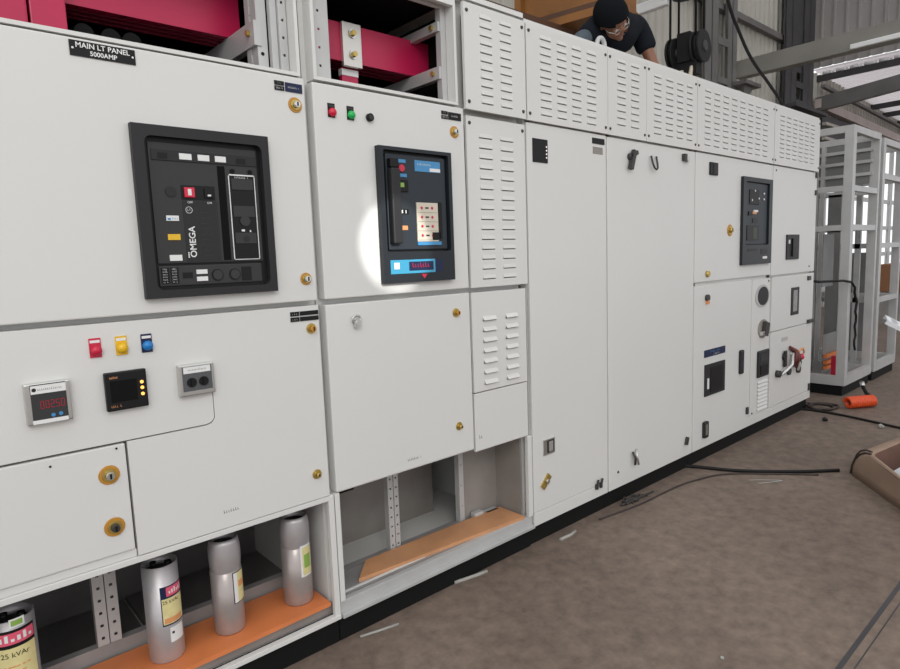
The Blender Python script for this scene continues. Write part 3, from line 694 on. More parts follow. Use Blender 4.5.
part('meter', G('bezel').box(4.665, 4.866, -.014, 0, .440, .640, bev=.010).box(4.70, 4.83, -.016, -.014, .56, .61, 'face').box(4.70, 4.83, -.018, -.014, .46, .53, 'dkface'), d, 'dark rounded meter')
screw(d, 4.60, .185); screw(d, 4.845, 1.15)
d = part('door', G('paint').box(4.910, 5.770, 0, .02, .168, .752, bev=.004).box(4.910, 5.770, 0, .02, .757, 1.172, bev=.004), c5, 'lower end door with loose wires')
part('slot_window', G('bezel').box(5.285, 5.440, -.006, 0, .852, 1.072).box(5.32, 5.40, -.008, -.006, .88, 1.05, 'zinc').box(5.345, 5.385, -.012, -.008, .92, 1.0, 'steel'), d, 'upright dark slot window')
part('door_handle', G('bezel').cyl((5.165, 0, .535), (5.165, -.02, .535), .03, n=14).box(5.145, 5.19, -.024, -.006, .455, .585, bev=.01), d, 'dark knob handle')
W = G('darksteel'); random.seed(3)
for i, (x0, z0) in enumerate(((5.27, .60), (5.30, .58), (5.33, .56), (5.29, .55))):
    W.tube([(x0, -.004, z0), (x0 + .03, -.05, z0 - .03), (x0 - .01 + .02 * i, -.06, z0 - .09), (x0 + .02 + .03 * i, -.03, z0 - .15)], .014 if i < 2 else .010, 6, m=('redbrown', 'redbrown', 'darksteel', 'white')[i])
W.tube([(5.29, -.03, .55), (5.22, -.05, .47), (5.12, -.04, .43), (5.06, -.03, .41)], .009, 6, m='white'); W.sphere((5.42, -.04, .505), .026, m='red')
W.tube([(5.33, -.03, .54), (5.40, -.06, .58), (5.46, -.05, .54), (5.43, -.04, .50)], .008, 6, m='laborg')
part('loose_wires', W, d, 'red, brown and white loose wires')
for x, z in ((5.262, .405), (5.465, .392)): part('knob', G('darksteel').cyl((x, 0, z), (x, -.02, z), .03, n=14), d)
part('lever_handle', G('darksteel').cyl((5.035, 0, .418), (5.035, -.03, .418), .028, n=14).box(5.03, 5.13, -.034, -.022, .402, .432, bev=.006), d); part('lever_handle', G('darksteel').box(5.64, 5.76, -.02, 0, .756, .786, bev=.006), d, 'small lever handle')
part('latch', G('darksteel').box(5.715, 5.74, -.01, 0, .17, .23), d); part('latch', G('darksteel').box(5.62, 5.68, -.012, 0, 1.115, 1.15), d)
part('label', G('frame').box(5.12, 5.24, -.002, 0, .66, .69), d)
# lifting eye on the roof of cabinet 3
part('lifting_eye', eye, c4, 'white lifting eye on the roof')

bk.location.x = -.008; b2.location.x = -.018; b5.location.x = -.040
# ================================================================== orange boards and capacitor cans
g = G('orange').obox((.62, .122, .1625), (1, .012, 0), (-.012, 1, 0), (0, 0, 1), .432, .112, .0075)
single('orange_board', g, 'bright orange board under the metal cans in the leftmost cabinet base', 'board', (.62, .122, .155))
g = G('tanboard')
pl = [(1.215, .075), (2.10, .004), (2.10, .170), (1.32, .185)]
bot = [g.bm.verts.new((x, y, .160)) for x, y in pl]; top = [g.bm.verts.new((x, y, .175)) for x, y in pl]
g.bm.faces.new(bot[::-1]); g.bm.faces.new(top)
for i in range(4): g.bm.faces.new((bot[i], bot[(i + 1) % 4], top[(i + 1) % 4], top[i]))
single('orange_board', g, 'pale orange board lying alone in the second cabinet base', 'board', (1.66, .1, .160))
part('base_tray', G('zinc').box(1.11, 2.117, .035, .195, .115, .160), c2)

def patch(g, cx, cy, r, a0, a1, z0, z1, m, n=12):
    g.lathe([(r, z0), (r, z1)], cx, cy, n, m, True, math.radians(a0), math.radians(a1))
def can(cx, cy, r, h, label, style):
    z = .170
    o = thing('capacitor_can', label, 'capacitor', (cx, cy, z), 'metal capacitor cans on the orange board')
    if style == 'straight':
        g = G('alu').lathe([(0, z), (r * .95, z), (r, z + .006), (r, z + h), (r - .004, z + h), (r - .004, z + h - .03)], cx, cy, 36)
        part('can_body', g, o, fix=True)
        t = G('dkface').lathe([(0, z + h - .028), (r - .004, z + h - .028)], cx, cy, 24)
        for k in range(3): t.cyl((cx + .025 * math.cos(k * 2.1), cy + .025 * math.sin(k * 2.1), z + h - .028), (cx + .025 * math.cos(k * 2.1), cy + .025 * math.sin(k * 2.1), z + h - .006), .010, n=12)
        part('can_top', t, o, 'dark open top')
    else:
        g = G('canbrown').lathe([(0, z), (r * .93, z), (r, z + .008), (r, z + h * .66), (r - .003, z + h * .665)], cx, cy, 36)
        part('can_body', g, o)
        f = G('alu').lathe([(r - .003, z + h * .66), (r - .001, z + h * .70), (r + .001, z + h * .80), (r + .0005, z + h * .90), (r * .95, z + h * .955), (r * .90, z + h), (r * .86, z + h), (r * .84, z + h * .92)], cx, cy, 36)
        part('plastic_film', f, o, 'crumpled clear wrap on the upper part')
        part('can_top', G('dkface').lathe([(0, z + h * .93), (r * .845, z + h * .93)], cx, cy, 24), o, 'dark open top')
    return o
def curved_text(g, s, size, cx, cy, r, adeg, z, m, rot=0):
    a = math.radians(adeg)
    g.text(s, size, 0, 0, 0, m, fn=lambda u, w: (cx + r * math.cos(a + u / r), cy + r * math.sin(a + u / r), z + w), rot=rot)
o = can(.127, .115, .056, .312, 'metal can at the far left, cut off by the picture edge', 'straight')
g = G('navy'); r = .0576; patch(g, .127, .115, r, -170, -36, .19, .458, 'dkface'); r = .0580
patch(g, .127, .115, r, -168, -39, .418, .450, 'labred'); patch(g, .127, .115, r, -168, -38, .22, .408, 'labyel'); patch(g, .127, .115, r + .0003, -168, -60, .232, .27, 'laborg')
curved_text(g, '25 kVAr', .020, .127, .115, r + .0008, -92, .388, 'dkface'); [patch(g, .127, .115, r + .0006, -140 + 14 * k, -132 + 14 * k, .426, .434 + .006 * (k % 3), 'white', 2) for k in range(7)]
for k in range(4): patch(g, .127, .115, r + .0003, -150, -95 + 12 * k, .305 + k * .016, .309 + k * .016, 'laborg', 6)
part('can_label', g, o, 'red and yellow label')
g = G('labgreen'); patch(g, .127, .115, .0577, -98, -62, .463, .488, 'white', 6); patch(g, .127, .115, .0580, -94, -67, .468, .483, 'labgreen', 6); part('sticker', g, o, 'small green sticker')
o = can(.517, .122, .053, .316, 'open-topped silver can with yellow label, second from the left', 'straight')
g = G('navy'); cx, cy, r = .517, .122, .0535; patch(g, cx, cy, r, -111, -25, .293, .422, 'navy')
patch(g, cx, cy, r + .0004, -92, -27, .388, .418, 'labred'); patch(g, cx, cy, r + .0004, -108, -27, .298, .382, 'labyel'); patch(g, cx, cy, r + .0008, -104, -40, .301, .318, 'laborg')
curved_text(g, '25 kVAr', .016, cx, cy, r + .0011, -78, .370, 'dkface'); [patch(g, cx, cy, r + .0010, -84 + 9 * k, -79 + 9 * k, .396, .404 + .004 * (k % 3), 'white', 2) for k in range(6)]
part('can_label', g, o, 'navy, red and yellow label')
g = G('white'); patch(g, cx, cy, r, -90, -38, .235, .284, 'white'); patch(g, cx, cy, r + .0004, -84, -76, .262, .270, 'dkface', 3); part('sticker', g, o, 'small white sticker')
o = can(.722, .120, .051, .330, 'wrapped silver can standing third from the left', 'wrap')
g = G('navy'); cx, cy, r = .722, .120, .0515; patch(g, cx, cy, r, -88, -22, .276, .386, 'navy'); patch(g, cx, cy, r + .0004, -85, -24, .279, .383, 'labyel'); patch(g, cx, cy, r + .0008, -85, -70, .279, .383, 'white'); patch(g, cx, cy, r + .0008, -66, -24, .33, .352, 'laborg'); part('can_label', g, o, 'narrow yellow label')
o = can(.979, .116, .053, .328, 'wrapped silver can nearest the right end of the bright orange board', 'wrap')
g = G('labyel'); cx, cy, r = .979, .116, .0535; patch(g, cx, cy, r, -100, -46, .278, .396, 'white'); patch(g, cx, cy, r + .0004, -92, -48, .283, .388, 'labyel'); patch(g, cx, cy, r + .0008, -86, -56, .31, .36, 'labgreen'); part('can_label', g, o, 'pale green and yellow label')

# ================================================================== skeleton frames beyond the row
def panel_frame(x0, x1, y0, y1, ztop, label, rails, full=True):
    o = thing('panel_frame', label, 'frame', ((x0 + x1) / 2, (y0 + y1) / 2, 0), 'unfinished cabinet frames')
    w = .075
    part('plinth', G('black').box(x0 + .01, x1 - .01, y0 + .02, y1 - .02, 0, .095), o, 'black base')
    for x in (x0, x1 - w * .6):
        for y in (y0, y1 - w):
            part('post', G('frame').box(x, x + (w if x == x0 else w * .6), y, y + w, .095, ztop, bev=.003), o)
    for z in [.095] + [ztop - .06]:
        h = .09 if z < .2 else .06
        part('rail', G('frame').box(x0 + w, x1 - w * .6, y0, y0 + .045, z, z + h), o); part('rail', G('frame').box(x0 + w, x1 - w * .6, y1 - .045, y1, z, z + h), o)
        part('rail', G('frame').box(x0, x0 + .045, y0 + w, y1 - w, z, z + h), o); part('rail', G('frame').box(x1 - .045, x1, y0 + w, y1 - w, z, z + h), o)
    for z in rails:
        part('rail', G('frame').box(x0 + w, x1 - w * .6, y0 + .005, y0 + .04, z, z + .05), o); part('rail', G('frame').box(x0 + .005, x0 + .04, y0 + w, y1 - w, z, z + .05), o)
        part('rail', G('frame').box(x0 + w, x1 - w * .6, y1 - .04, y1 - .005, z, z + .05), o); part('rail', G('frame').box(x1 - .04, x1 - .005, y0 + w, y1 - w, z, z + .05), o)
    part('base_pan', G('zinc').box(x0 + .045, x1 - .045, y0 + .045, y1 - .045, .10, .115), o)
    return o
f1 = panel_frame(6.43, 7.24, -.07, .93, 2.445, 'bare grey steel frame standing next to the last cabinet, with hanging black cord', (1.875, 1.525))
perf_post(f1, 6.435, 6.475, .36, .18, 2.38, .05, .008)
part('post', G('zinc').box(6.66, 6.70, .38, .42, .115, 2.40), f1); part('post', G('zinc').box(6.93, 6.97, .38, .42, .115, 2.40), f1)
M['greysheet'] = mat('mid_grey_sheet', (.20, .20, .20), .5, var=.15, vscale=4)
part('side_sheet', G('greysheet').box(7.20, 7.205, -.02, .88, 1.98, 2.385), f1, 'dark upper side sheet')
for z in (2.06, 2.18, 2.29): part('slat', G('frame').box(7.17, 7.20, -.02, .88, z, z + .03), f1)
part('side_sheet', G('greysheet').box(7.20, 7.205, .24, .36, .30, 1.90), f1, 'grey side sheet'); part('side_sheet', G('zinc').box(7.18, 7.185, .44, .58, .20, 1.90), f1)
for y in (.16, .39): part('post', G('frame').box(7.16, 7.20, y, y + .035, .115, 2.385), f1)
part('side_sheet', G('greysheet').box(6.60, 6.90, .20, .205, 1.0, 1.5), f1)
for z in (.22, .27, .33): part('busbar', G('dull_or').box(6.52, 7.12, .11, .14, z, z + .03), f1, 'orange busbar')
part('side_sheet', G('greysheet').box(6.52, 7.12, .15, .155, .18, .55), f1)
part('component', G('red').box(6.50, 6.54, .03, .07, .115, .36, bev=.01), f1, 'red upright lever')
pts = [(6.0 + .46, -.09 + .05 * 0, 1.06)]
single('power_cable', G('cord').tube([(5.80, .03, 1.10), (5.95, .01, 1.085), (6.25, -.08, 1.08), (6.42, -.095, 1.06)] + [(6.47 + .10 * min(1, i / 4) + .02 * math.sin(i * 1.9), -.10, 1.05 - i * .045) for i in range(1, 15)], .011, 6), 'wavy black cord hanging on the first bare frame', 'cord', (6.42, -.09, .42))
f2 = panel_frame(7.34, 8.12, -.07, .93, 2.42, 'bare grey steel frame at the right edge, second from the cabinets', (2.03, 1.35, .80))
for y in (.10, .28, .50): part('post', G('frame').box(7.345, 7.385, y, y + .05, .115, 2.36), f2)
part('side_sheet', G('greysheet').box(8.09, 8.095, .1, .5, .18, 1.3), f2)
part('post', G('zinc').box(7.60, 7.64, .38, .42, .115, 2.38), f2); part('post', G('zinc').box(7.85, 7.89, .38, .42, .115, 2.38), f2)
f3 = panel_frame(8.30, 9.20, 1.30, 2.30, 2.42, 'bare grey steel frame farthest back, seen through the others', (1.95, 1.10))
g = G('farbrown').box(12.75, 14.6, .92, 1.28, .56, 1.03, bev=.01); g.box(12.8, 12.9, .95, 1.25, 0, .56, 'zinc').box(14.4, 14.5, .95, 1.25, 0, .56, 'zinc')
single('crate', g, 'brown carton on a stand seen far away through the bare frames', 'crate', (13.7, 1.1, 0))

# ================================================================== floor items
def path(pts, n=8):
    """smooth path through points"""
    P = [Vector(p) for p in pts]; P = [P[0] * 2 - P[1]] + P + [P[-1] * 2 - P[-2]]; out = []
    for i in range(1, len(P) - 2):
        for k in range(n):
            t = k / n; a, b, c, d_ = P[i - 1], P[i], P[i + 1], P[i + 2]
            out.append(.5 * ((2 * b) + (c - a) * t + (2 * a - 5 * b + 4 * c - d_) * t * t + (3 * b - a - 3 * c + d_) * t ** 3))
    out.append(P[-2]); return out
single('floor_cable', G('cord').tube(path([(3.62, .16, .011), (3.72, -.03, .011), (3.83, -.26, .011), (4.05, -.52, .011), (4.235, -.685, .011)]), .011, 6), 'black cable on the floor running to the tan carton', 'cable', (3.9, -.3, 0))
single('floor_cable', G('cablebrown').tube(path([(2.63, -.045, .006), (2.95, -.088, .006), (3.30, -.10, .006), (3.50, -.13, .006), (3.72, -.21, .006), (3.92, -.42, .006), (4.08, -.62, .006)]), .005, 6), 'thin brown cable on the floor before the tall doors', 'cable', (3.3, -.1, 0))
single('floor_cable', G('cord').tube(path([(5.50, .14, .010), (5.672, .039, .010), (5.685, -.187, .010), (5.63, -.42, .010), (5.53, -.706, .010), (5.40, -1.1, .010)]), .010, 6), 'dark cable crossing the floor near the orange coil', 'cable', (5.6, -.3, 0))
tang = G('cord'); random.seed(5)
tang.tube(path([(5.86 + .13 * math.cos(i * 1.3) * (1 + .25 * math.sin(i)), -.07 + .10 * math.sin(i * 1.3) * (1 + .3 * math.cos(i * 2.1)), .011 + .004 * (i % 4)) for i in range(14)], 5), .010, 6, m='cablebrown')
single('cable_tangle', tang, 'brown cable tangle on the floor at the row end', 'cable', (5.86, -.07, 0))
hx = []
A, B_ = Vector((5.955, -.235, .054)), Vector((6.175, -.365, .054)); ax = (B_ - A).normalized(); sd = Vector((-ax.y, ax.x, 0))
for i in range(12 * 14 + 1):
    t = i / (12 * 14); a = 2 * PI * i / 14
    hx.append(A + (B_ - A) * t + sd * .040 * math.cos(a) + Vector((0, 0, 1)) * .040 * math.sin(a))
hc = thing('hose_coil', 'bright orange coiled hose lying on the floor beyond the cabinets', 'hose', (6.08, -.3, 0))
part('hose', G('coil').tube(hx, .0125, 8), hc)
part('hose_end', G('cord').tube([(6.175, -.365, .06), (6.29, -.33, .05), (6.42, -.25, .06), (6.50, -.20, .10)], .016, 8).cyl((6.50, -.20, .10), (6.54, -.18, .13), .02, n=10, m='steel'), hc, 'black end with metal fitting')
# open carton
def outline(pts, r, n=6):
    out = []; N = len(pts)
    for i in range(N):
        p, a, b = Vector(pts[i]), Vector(pts[i - 1]), Vector(pts[(i + 1) % N])
        u, w = (a - p).normalized(), (b - p).normalized()
        for k in range(n + 1):
            t = k / n; s, e = p + u * r, p + w * r
            out.append((s * (1 - t) ** 2 + p * 2 * t * (1 - t) + e * t * t))
    return out
base = [(4.27, -.715), (5.05, -.86), (5.05, -1.55), (3.35, -1.49)]
rim = [(4.15, -.865), (4.90, -.98), (4.90, -1.52), (3.28, -1.46)]
g = G('carton', 'carton_in'); rings = []
for t in lin(0, 1, 6):
    f = 1 - math.cos(t * PI / 2); z = .175 * math.sin(t * PI / 2)
    rings.append([g.bm.verts.new((b.x + (r_.x - b.x) * f, b.y + (r_.y - b.y) * f, z)) for b, r_ in zip(outline(base, .12), outline(rim, .05))])
def outer(k, i):
    v = rings[k][i].co; q = Vector((v.x - 4.3, v.y + 1.2, 0)).normalized(); return v + q * .004 + Vector((0, 0, .004 if k else .006))
straps = [[outer(k, i) for k in range(6)] for i in (2, 5)]
c = Vector((sum(p[0] for p in rim) / 4, sum(p[1] for p in rim) / 4))
inner = [[g.bm.verts.new((v.co.x + (c.x - v.co.x) * q, v.co.y + (c.y - v.co.y) * q * 2, z)) for v in rings[-1]] for q, z in ((.022, .172), (.03, .012))]
for k, (a, b) in enumerate(zip(rings + inner, (rings + inner)[1:])):
    for i in range(len(a)):
        f = g.bm.faces.new((a[i], a[(i + 1) % len(a)], b[(i + 1) % len(a)], b[i])); f.smooth = k < 5; f.material_index = 1 if k > 5 else 0
g.bm.faces.new(inner[-1]).material_index = 1; g.bm.faces.new(rings[0][::-1])
bx = thing('open_carton', 'open tan cardboard carton with rounded sides on the floor at right', 'box', (4.3, -1.2, 0))
part('carton_body', g, bx)
part('strap', G('cablebrown').tube(straps[0], .006, 6).tube(straps[1], .005, 6), bx)
def crumple(g, c, r, seed, sx=1, sy=1, sz=.7):
    rnd = random.Random(seed); res = bmesh.ops.create_icosphere(g.bm, subdivisions=2, radius=r, matrix=Matrix.Translation(c) @ Matrix.Diagonal((sx, sy, sz, 1)))
    for v in res['verts']: v.co += Vector((rnd.uniform(-1, 1), rnd.uniform(-1, 1), rnd.uniform(-1, 1))) * r * .22
g = G('cloth'); crumple(g, (4.06, -1.04, .085), .075, 2, 1.2, .8, 1.0); single('crumpled_paper', g, 'pale crumpled paper inside the open carton', 'paper', (4.06, -1.04, .012))
g = G('cloth'); crumple(g, (4.30, -1.12, .085), .085, 4, 1.3, .9, .9); single('crumpled_paper', g, 'pale crumpled paper deeper inside the carton, partly out of view', 'paper', (4.30, -1.12, .012))
# perforated tray on a trestle
tp = thing('cable_tray', 'white perforated tray tilted into view at the right edge', 'tray', (5.3, -1.15, 0))
u = Vector((.25, -.62, -.38)).normalized(); v_ = Vector((.80, .25, .1)); v_ = (v_ - u * v_.dot(u)).normalized(); nrm = u.cross(v_)
P0 = Vector((5.16, -.68, .86)); g = G('tray'); Wd, Ln = .17, 1.5
nu, nv = 40, 7
for i in range(nu):
    for j in range(nv):
        if i % 2 and j % 2 : continue
        a = [P0 + u * Ln * (i + p) / nu + v_ * Wd * (j + q) / nv for p, q in ((0, 0), (1, 0), (1, 1), (0, 1))]
        g.face(a); g.face([q - nrm * .003 for q in a][::-1])
for j in (0, 1):
    a = [P0 + v_ * Wd * j, P0 + v_ * Wd * j + u * Ln, P0 + v_ * Wd * j + u * Ln - nrm * .03, P0 + v_ * Wd * j - nrm * .03]; g.face(a); g.face([q + v_ * .002 for q in a][::-1])
part('tray_sheet', g, tp)
tz = G('col'); e = P0 + u * .75
tz.box(e.x - .25, e.x + .3, e.y - .02, e.y + .02, e.z - .11, e.z - .07)
for sx in (-.2, .25):
    for sy in (-.12, .12): tz.tube([(e.x + sx, e.y, e.z - .09), (e.x + sx, e.y + sy, 0)], .014, 8)
single('trestle', tz, 'low steel trestle carrying the white tray, right of the picture', 'trestle', (e.x, e.y, 0))
# offcuts by the plinth
for pts, w, lab in (([(1.66, .052), (1.70, .044), (1.77, .030), (1.83, .022)], .012, 'pale curved metal strip on floor below second cabinet'), ([(1.15, .013), (1.22, -.005), (1.302, -.023)], .006, 'thin pale strip on floor under left cabinets'), ([(2.30, -.015), (2.38, -.02), (2.43, -.01)], .012, 'short pale strip on floor below narrow cabinet')):
    g = G('straw'); g.tube([(x, y - .03, .005) for x, y in pts], .005 if w < .01 else .008, 6)
    single('metal_offcut', g, lab, 'offcut', (pts[1][0], pts[1][1] - .03, 0))
g = G('darksteel'); random.seed(9)
for i in range(9): g.tube([(3.0 + random.uniform(-.14, .16), -.02 + random.uniform(-.04, .03), .008), (3.0 + random.uniform(-.14, .16), -.03 + random.uniform(-.04, .03), .012 + .01 * (i % 3))], .006, 6)
o = single('scrap_pile', g, 'small dark heap of scrap on floor below wide plain door', 'scrap', (3.0, -.02, 0)); o['kind'] = 'stuff'
for x, y, r, m, lab in ((5.43, -.23, .022, 'cord', 'small black lump on the floor near the orange coil'), (5.477, -.599, .022, 'straw', 'small pale lump on the floor beside the dark cable'), (1.977, -1.004, .007, 'straw', 'tiny pale chip on the open floor in front')):
    g = G(m); crumple(g, (x, y, r * .6), r, 3); single('debris', g, lab, 'debris', (x, y, 0))
single('wire_scrap', G('straw').tube(path([(3.72, -.36, .004), (3.78, -.42, .004), (3.84, -.50, .004), (3.78, -.47, .004), (3.70, -.42, .004)]), .003, 5), 'thin pale wire loop on the floor near the carton cable', 'wire', (3.78, -.42, 0))

# ================================================================== hoist block, overhead cable
hb = thing('hook_block', 'black twin-wheel hook block hanging on ropes above the cabinets', 'hoist', (5.2, .8, 2.80))
hd = Vector((.06, -.98, 0)).normalized(); hs = Vector((.98, .06, 0)).normalized(); hcn = Vector((5.13, .80, 3.055))
def wheel(c, r, th):
    c = Vector(c); g = G('cord'); a = hd
    g.cyl(c - a * th / 2, c - a * th * .22, r, r, 32); g.cyl(c - a * th * .22, c + a * th * .22, r * .86, r * .86, 32); g.cyl(c + a * th * .22, c + a * th / 2, r, r, 32)
    for q in (-1, 1): g.cyl(c + a * q * th / 2, c + a * q * (th / 2 + .012), r * .36, r * .3, 16, m='col_d')
    return g
w1, w2 = hcn - hd * .105 + Vector((-.03, 0, -.02)), hcn + hd * .095
part('sheave', wheel(w1, .128, .055), hb); part('sheave', wheel(w2, .128, .085), hb)
part('block_body', G('cord').obox(hcn - hd * .01 + Vector((0, 0, .01)), hd, hs, (0, 0, 1), .055, .075, .115).obox(hcn + Vector((0, 0, -.15)), hd, hs, (0, 0, 1), .09, .05, .06), hb, 'black block body between the wheels')
part('hook', G('brown_d').tube(path([hcn + Vector(v) for v in ((0, 0, -.20), (0, 0, -.27), (.05, 0, -.33), (.04, 0, -.40), (-.03, 0, -.41), (-.06, 0, -.36))]), .018, 8), hb, 'brown hook')
part('sling', G('offwhite').tube(path([hcn + hd * -.03 + Vector(v) for v in ((-.05, 0, -.17), (-.06, 0, -.24), (-.05, 0, -.31))]), .017, 8).tube(path([hcn + hd * .05 + Vector(v) for v in ((-.04, 0, -.15), (-.06, 0, -.22), (-.05, 0, -.29))]), .017, 8), hb, 'cream sling loops')
for w_ in (w1, w2):
    for q in (-1, 1):
        p = w_ + hs * .078 * q + Vector((0, 0, .085)); part('wire_rope', G('cord').cyl(p, (p.x, p.y, 5.60), .010, n=8), hb)
tr_ = G('col_d').box(4.75, 5.65, .45, 1.15, 5.60, 6.60, bev=.02).box(4.3, 6.1, .60, 1.0, 6.605, 6.80)
single('hoist_trolley', tr_, 'dark hoist trolley high above the cabinets, out of the picture', 'hoist', (5.15, .8, 5.6))
single('crane_bridge', G('brown').box(4.2, 4.7, -6, 3.0, 6.0, 6.6).box(5.7, 6.2, -6, 3.0, 6.0, 6.6), 'brown double crane bridge carrying the hoist, above the picture', 'crane', (5.2, -1, 6.0))
single('overhead_cable', G('cord').tube(path([(4.15, .25, 4.6), (4.30, .25, 3.75), (4.63, .25, 3.185), (4.84, .25, 2.98), (5.06, .25, 2.83), (5.41, .25, 2.69), (5.66, .25, 2.575), (5.74, .27, 2.44)]), .012, 8), 'black cable sagging from above down onto the last cabinet', 'cable', (5.74, .27, 2.43))

# brown runway beam and end carriage behind the cabinets
rb = thing('runway_beam', 'dark brown beam just above and behind the cabinet roofs', 'beam', (1.9, 1.36, 0))
part('beam', G('brown_d').box(-.4, 4.35, 1.34, 1.50, 3.14, 3.20).box(-.4, 4.35, 1.40, 1.44, 2.86, 3.14).box(-.4, 4.35, 1.34, 1.50, 2.82, 2.86), rb)
for x in (.3, 3.9): part('post', G('brown_d').box(x - .06, x + .06, 1.36, 1.48, 0, 2.82), rb)
ec = thing('crane_carriage', 'orange-brown steel girder end resting on the dark beam behind the crouching worker', 'crane', (4.1, 1.4, 3.20))
dr = Vector((-.199, .98, 0)); sdv = Vector((.98, .199, 0)); up = Vector((0, 0, 1)); cc = Vector((4.36, 1.34, 0))
part('web', G('brown').obox(cc + up * 3.64, dr, sdv, up, .42, .16, .38), ec)
part('flange', G('brown').obox(cc + up * 3.23, dr, sdv, up, .45, .24, .03), ec); part('flange', G('brown').obox(cc + up * 4.04, dr, sdv, up, .45, .24, .03), ec)
part('end_plate', G('brown').obox(cc + dr * .44 + up * 3.61, dr, sdv, up, .03, .22, .34), ec)
part('stiffener', G('brown_d').obox(cc - sdv * .18 + up * 3.29, dr, sdv, up, .42, .03, .02), ec)

# ================================================================== person kneeling on the cabinet roof
def skinmesh(nodes_, edges, sub=2):
    me = bpy.data.meshes.new('skin_src'); me.from_pydata([n[0] for n in nodes_], edges, []); ob = bpy.data.objects.new('skin_src', me); COL.objects.link(ob)
    md = ob.modifiers.new('s', 'SKIN'); 
    for i, n in enumerate(nodes_):
        r = n[1]; me.skin_vertices[0].data[i].radius = (r, r) if not isinstance(r, tuple) else r
    me.skin_vertices[0].data[0].use_root = True
    sm = ob.modifiers.new('d', 'SUBSURF'); sm.levels = sub; sm.render_levels = sub
    dg = bpy.context.evaluated_depsgraph_get(); m2 = bpy.data.meshes.new_from_object(ob.evaluated_get(dg))
    bpy.data.objects.remove(ob); return m2
def add_mesh(g, me, m=None):
    n0 = len(g.bm.faces); g.bm.from_mesh(me); g.bm.faces.ensure_lookup_table(); k = g.mi(m)
    for f in g.bm.faces[n0:]: f.material_index = k; f.smooth = True
def fuse(g, vox):
    me = bpy.data.meshes.new('fuse'); g.bm.to_mesh(me); ob = bpy.data.objects.new('fuse', me); COL.objects.link(ob)
    md = ob.modifiers.new('r', 'REMESH'); md.mode = 'VOXEL'; md.voxel_size = vox; md.use_smooth_shade = True
    sm = ob.modifiers.new('s', 'SMOOTH'); sm.factor = .5; sm.iterations = 3
    dg = bpy.context.evaluated_depsgraph_get(); m2 = bpy.data.meshes.new_from_object(ob.evaluated_get(dg)); bpy.data.objects.remove(ob)
    g.bm.free(); g.bm = bmesh.new(); g.bm.from_mesh(m2)
    for f in g.bm.faces: f.smooth = True; f.material_index = 0
ZR = 2.43
ps = thing('person', 'worker in black cap and dark navy t-shirt bending over the cabinet roof', 'person', (3.92, .85, ZR))
hc_ = Vector((3.645, .545, 2.905)); F = Vector((.02, -.72, -.69)).normalized(); U = Vector((-.70, -.30, .60)); U = (U - F * U.dot(F)).normalized(); Rt = F.cross(U)
HM = Matrix((Rt, F, U)).transposed().to_4x4()
shL, shR = Vector((4.19, .69, 3.01)), Vector((3.70, .68, 2.92))
elL, haL = Vector((4.255, .60, 2.72)), Vector((4.16, .34, 2.475))
elR, haR = Vector((3.40, .66, 2.72)), Vector((3.46, .44, 2.475))
body = G('skin')
N_ = [((3.95, 1.02, 2.68), .125), ((3.95, .92, 2.80), .125), ((3.94, .80, 2.90), .135), ((3.93, .70, 2.96), .12), ((3.86, .655, 2.95), .062), ((3.80, .62, 2.935), .056),
      (tuple(shL), .055), (tuple(elL), .042), (tuple(haL + Vector((.01, .05, .03))), .028),
      (tuple(shR), .055), (tuple(elR), .042), (tuple(haR + Vector((-.01, .05, .03))), .028),
      ((4.06, .95, 2.63), .085), ((4.10, .62, 2.50), .062), ((4.08, .98, 2.485), .045), ((4.08, 1.08, 2.47), .038), ((4.08, 1.05, 2.45), .022),
      ((3.84, .95, 2.63), .085), ((3.80, .62, 2.50), .062), ((3.82, .98, 2.485), .045), ((3.82, 1.08, 2.47), .038), ((3.82, 1.05, 2.45), .022)]
E_ = [(0, 1), (1, 2), (2, 3), (3, 4), (4, 5), (3, 6), (6, 7), (7, 8), (3, 9), (9, 10), (10, 11), (0, 12), (12, 13), (13, 14), (14, 15), (15, 16), (0, 17), (17, 18), (18, 19), (19, 20), (20, 21)]
add_mesh(body, skinmesh(N_, E_))
# head: skull, jaw, nose, ears, brow
def hp_(r, f, u): return hc_ + Rt * r + F * f + U * u
body.sphere(hc_ + U * .025 - F * .01, .098, sx=.80, sy=1.0, sz=1.0, mtx=HM); body.sphere(hp_(0, .028, -.055), .068, sx=.85, sy=.95, sz=1.05, mtx=HM)
body.sphere(hp_(0, .098, -.018), .018, sx=.8, sy=1.1, sz=1.5, mtx=HM); body.sphere(hp_(0, .085, -.065), .020, sx=1.4, sy=.8, sz=.6, mtx=HM); body.sphere(hp_(0, .075, -.10), .024, mtx=HM)
for s in (-1, 1):
    body.sphere(hp_(s * .080, -.01, -.01), .026, sx=.35, sy=.8, sz=1.2, mtx=HM); body.sphere(hp_(s * .038, .078, -.025), .024, mtx=HM)
body.cyl(hp_(0, -.03, -.06), (3.84, .66, 2.935), .052, .06, 16)
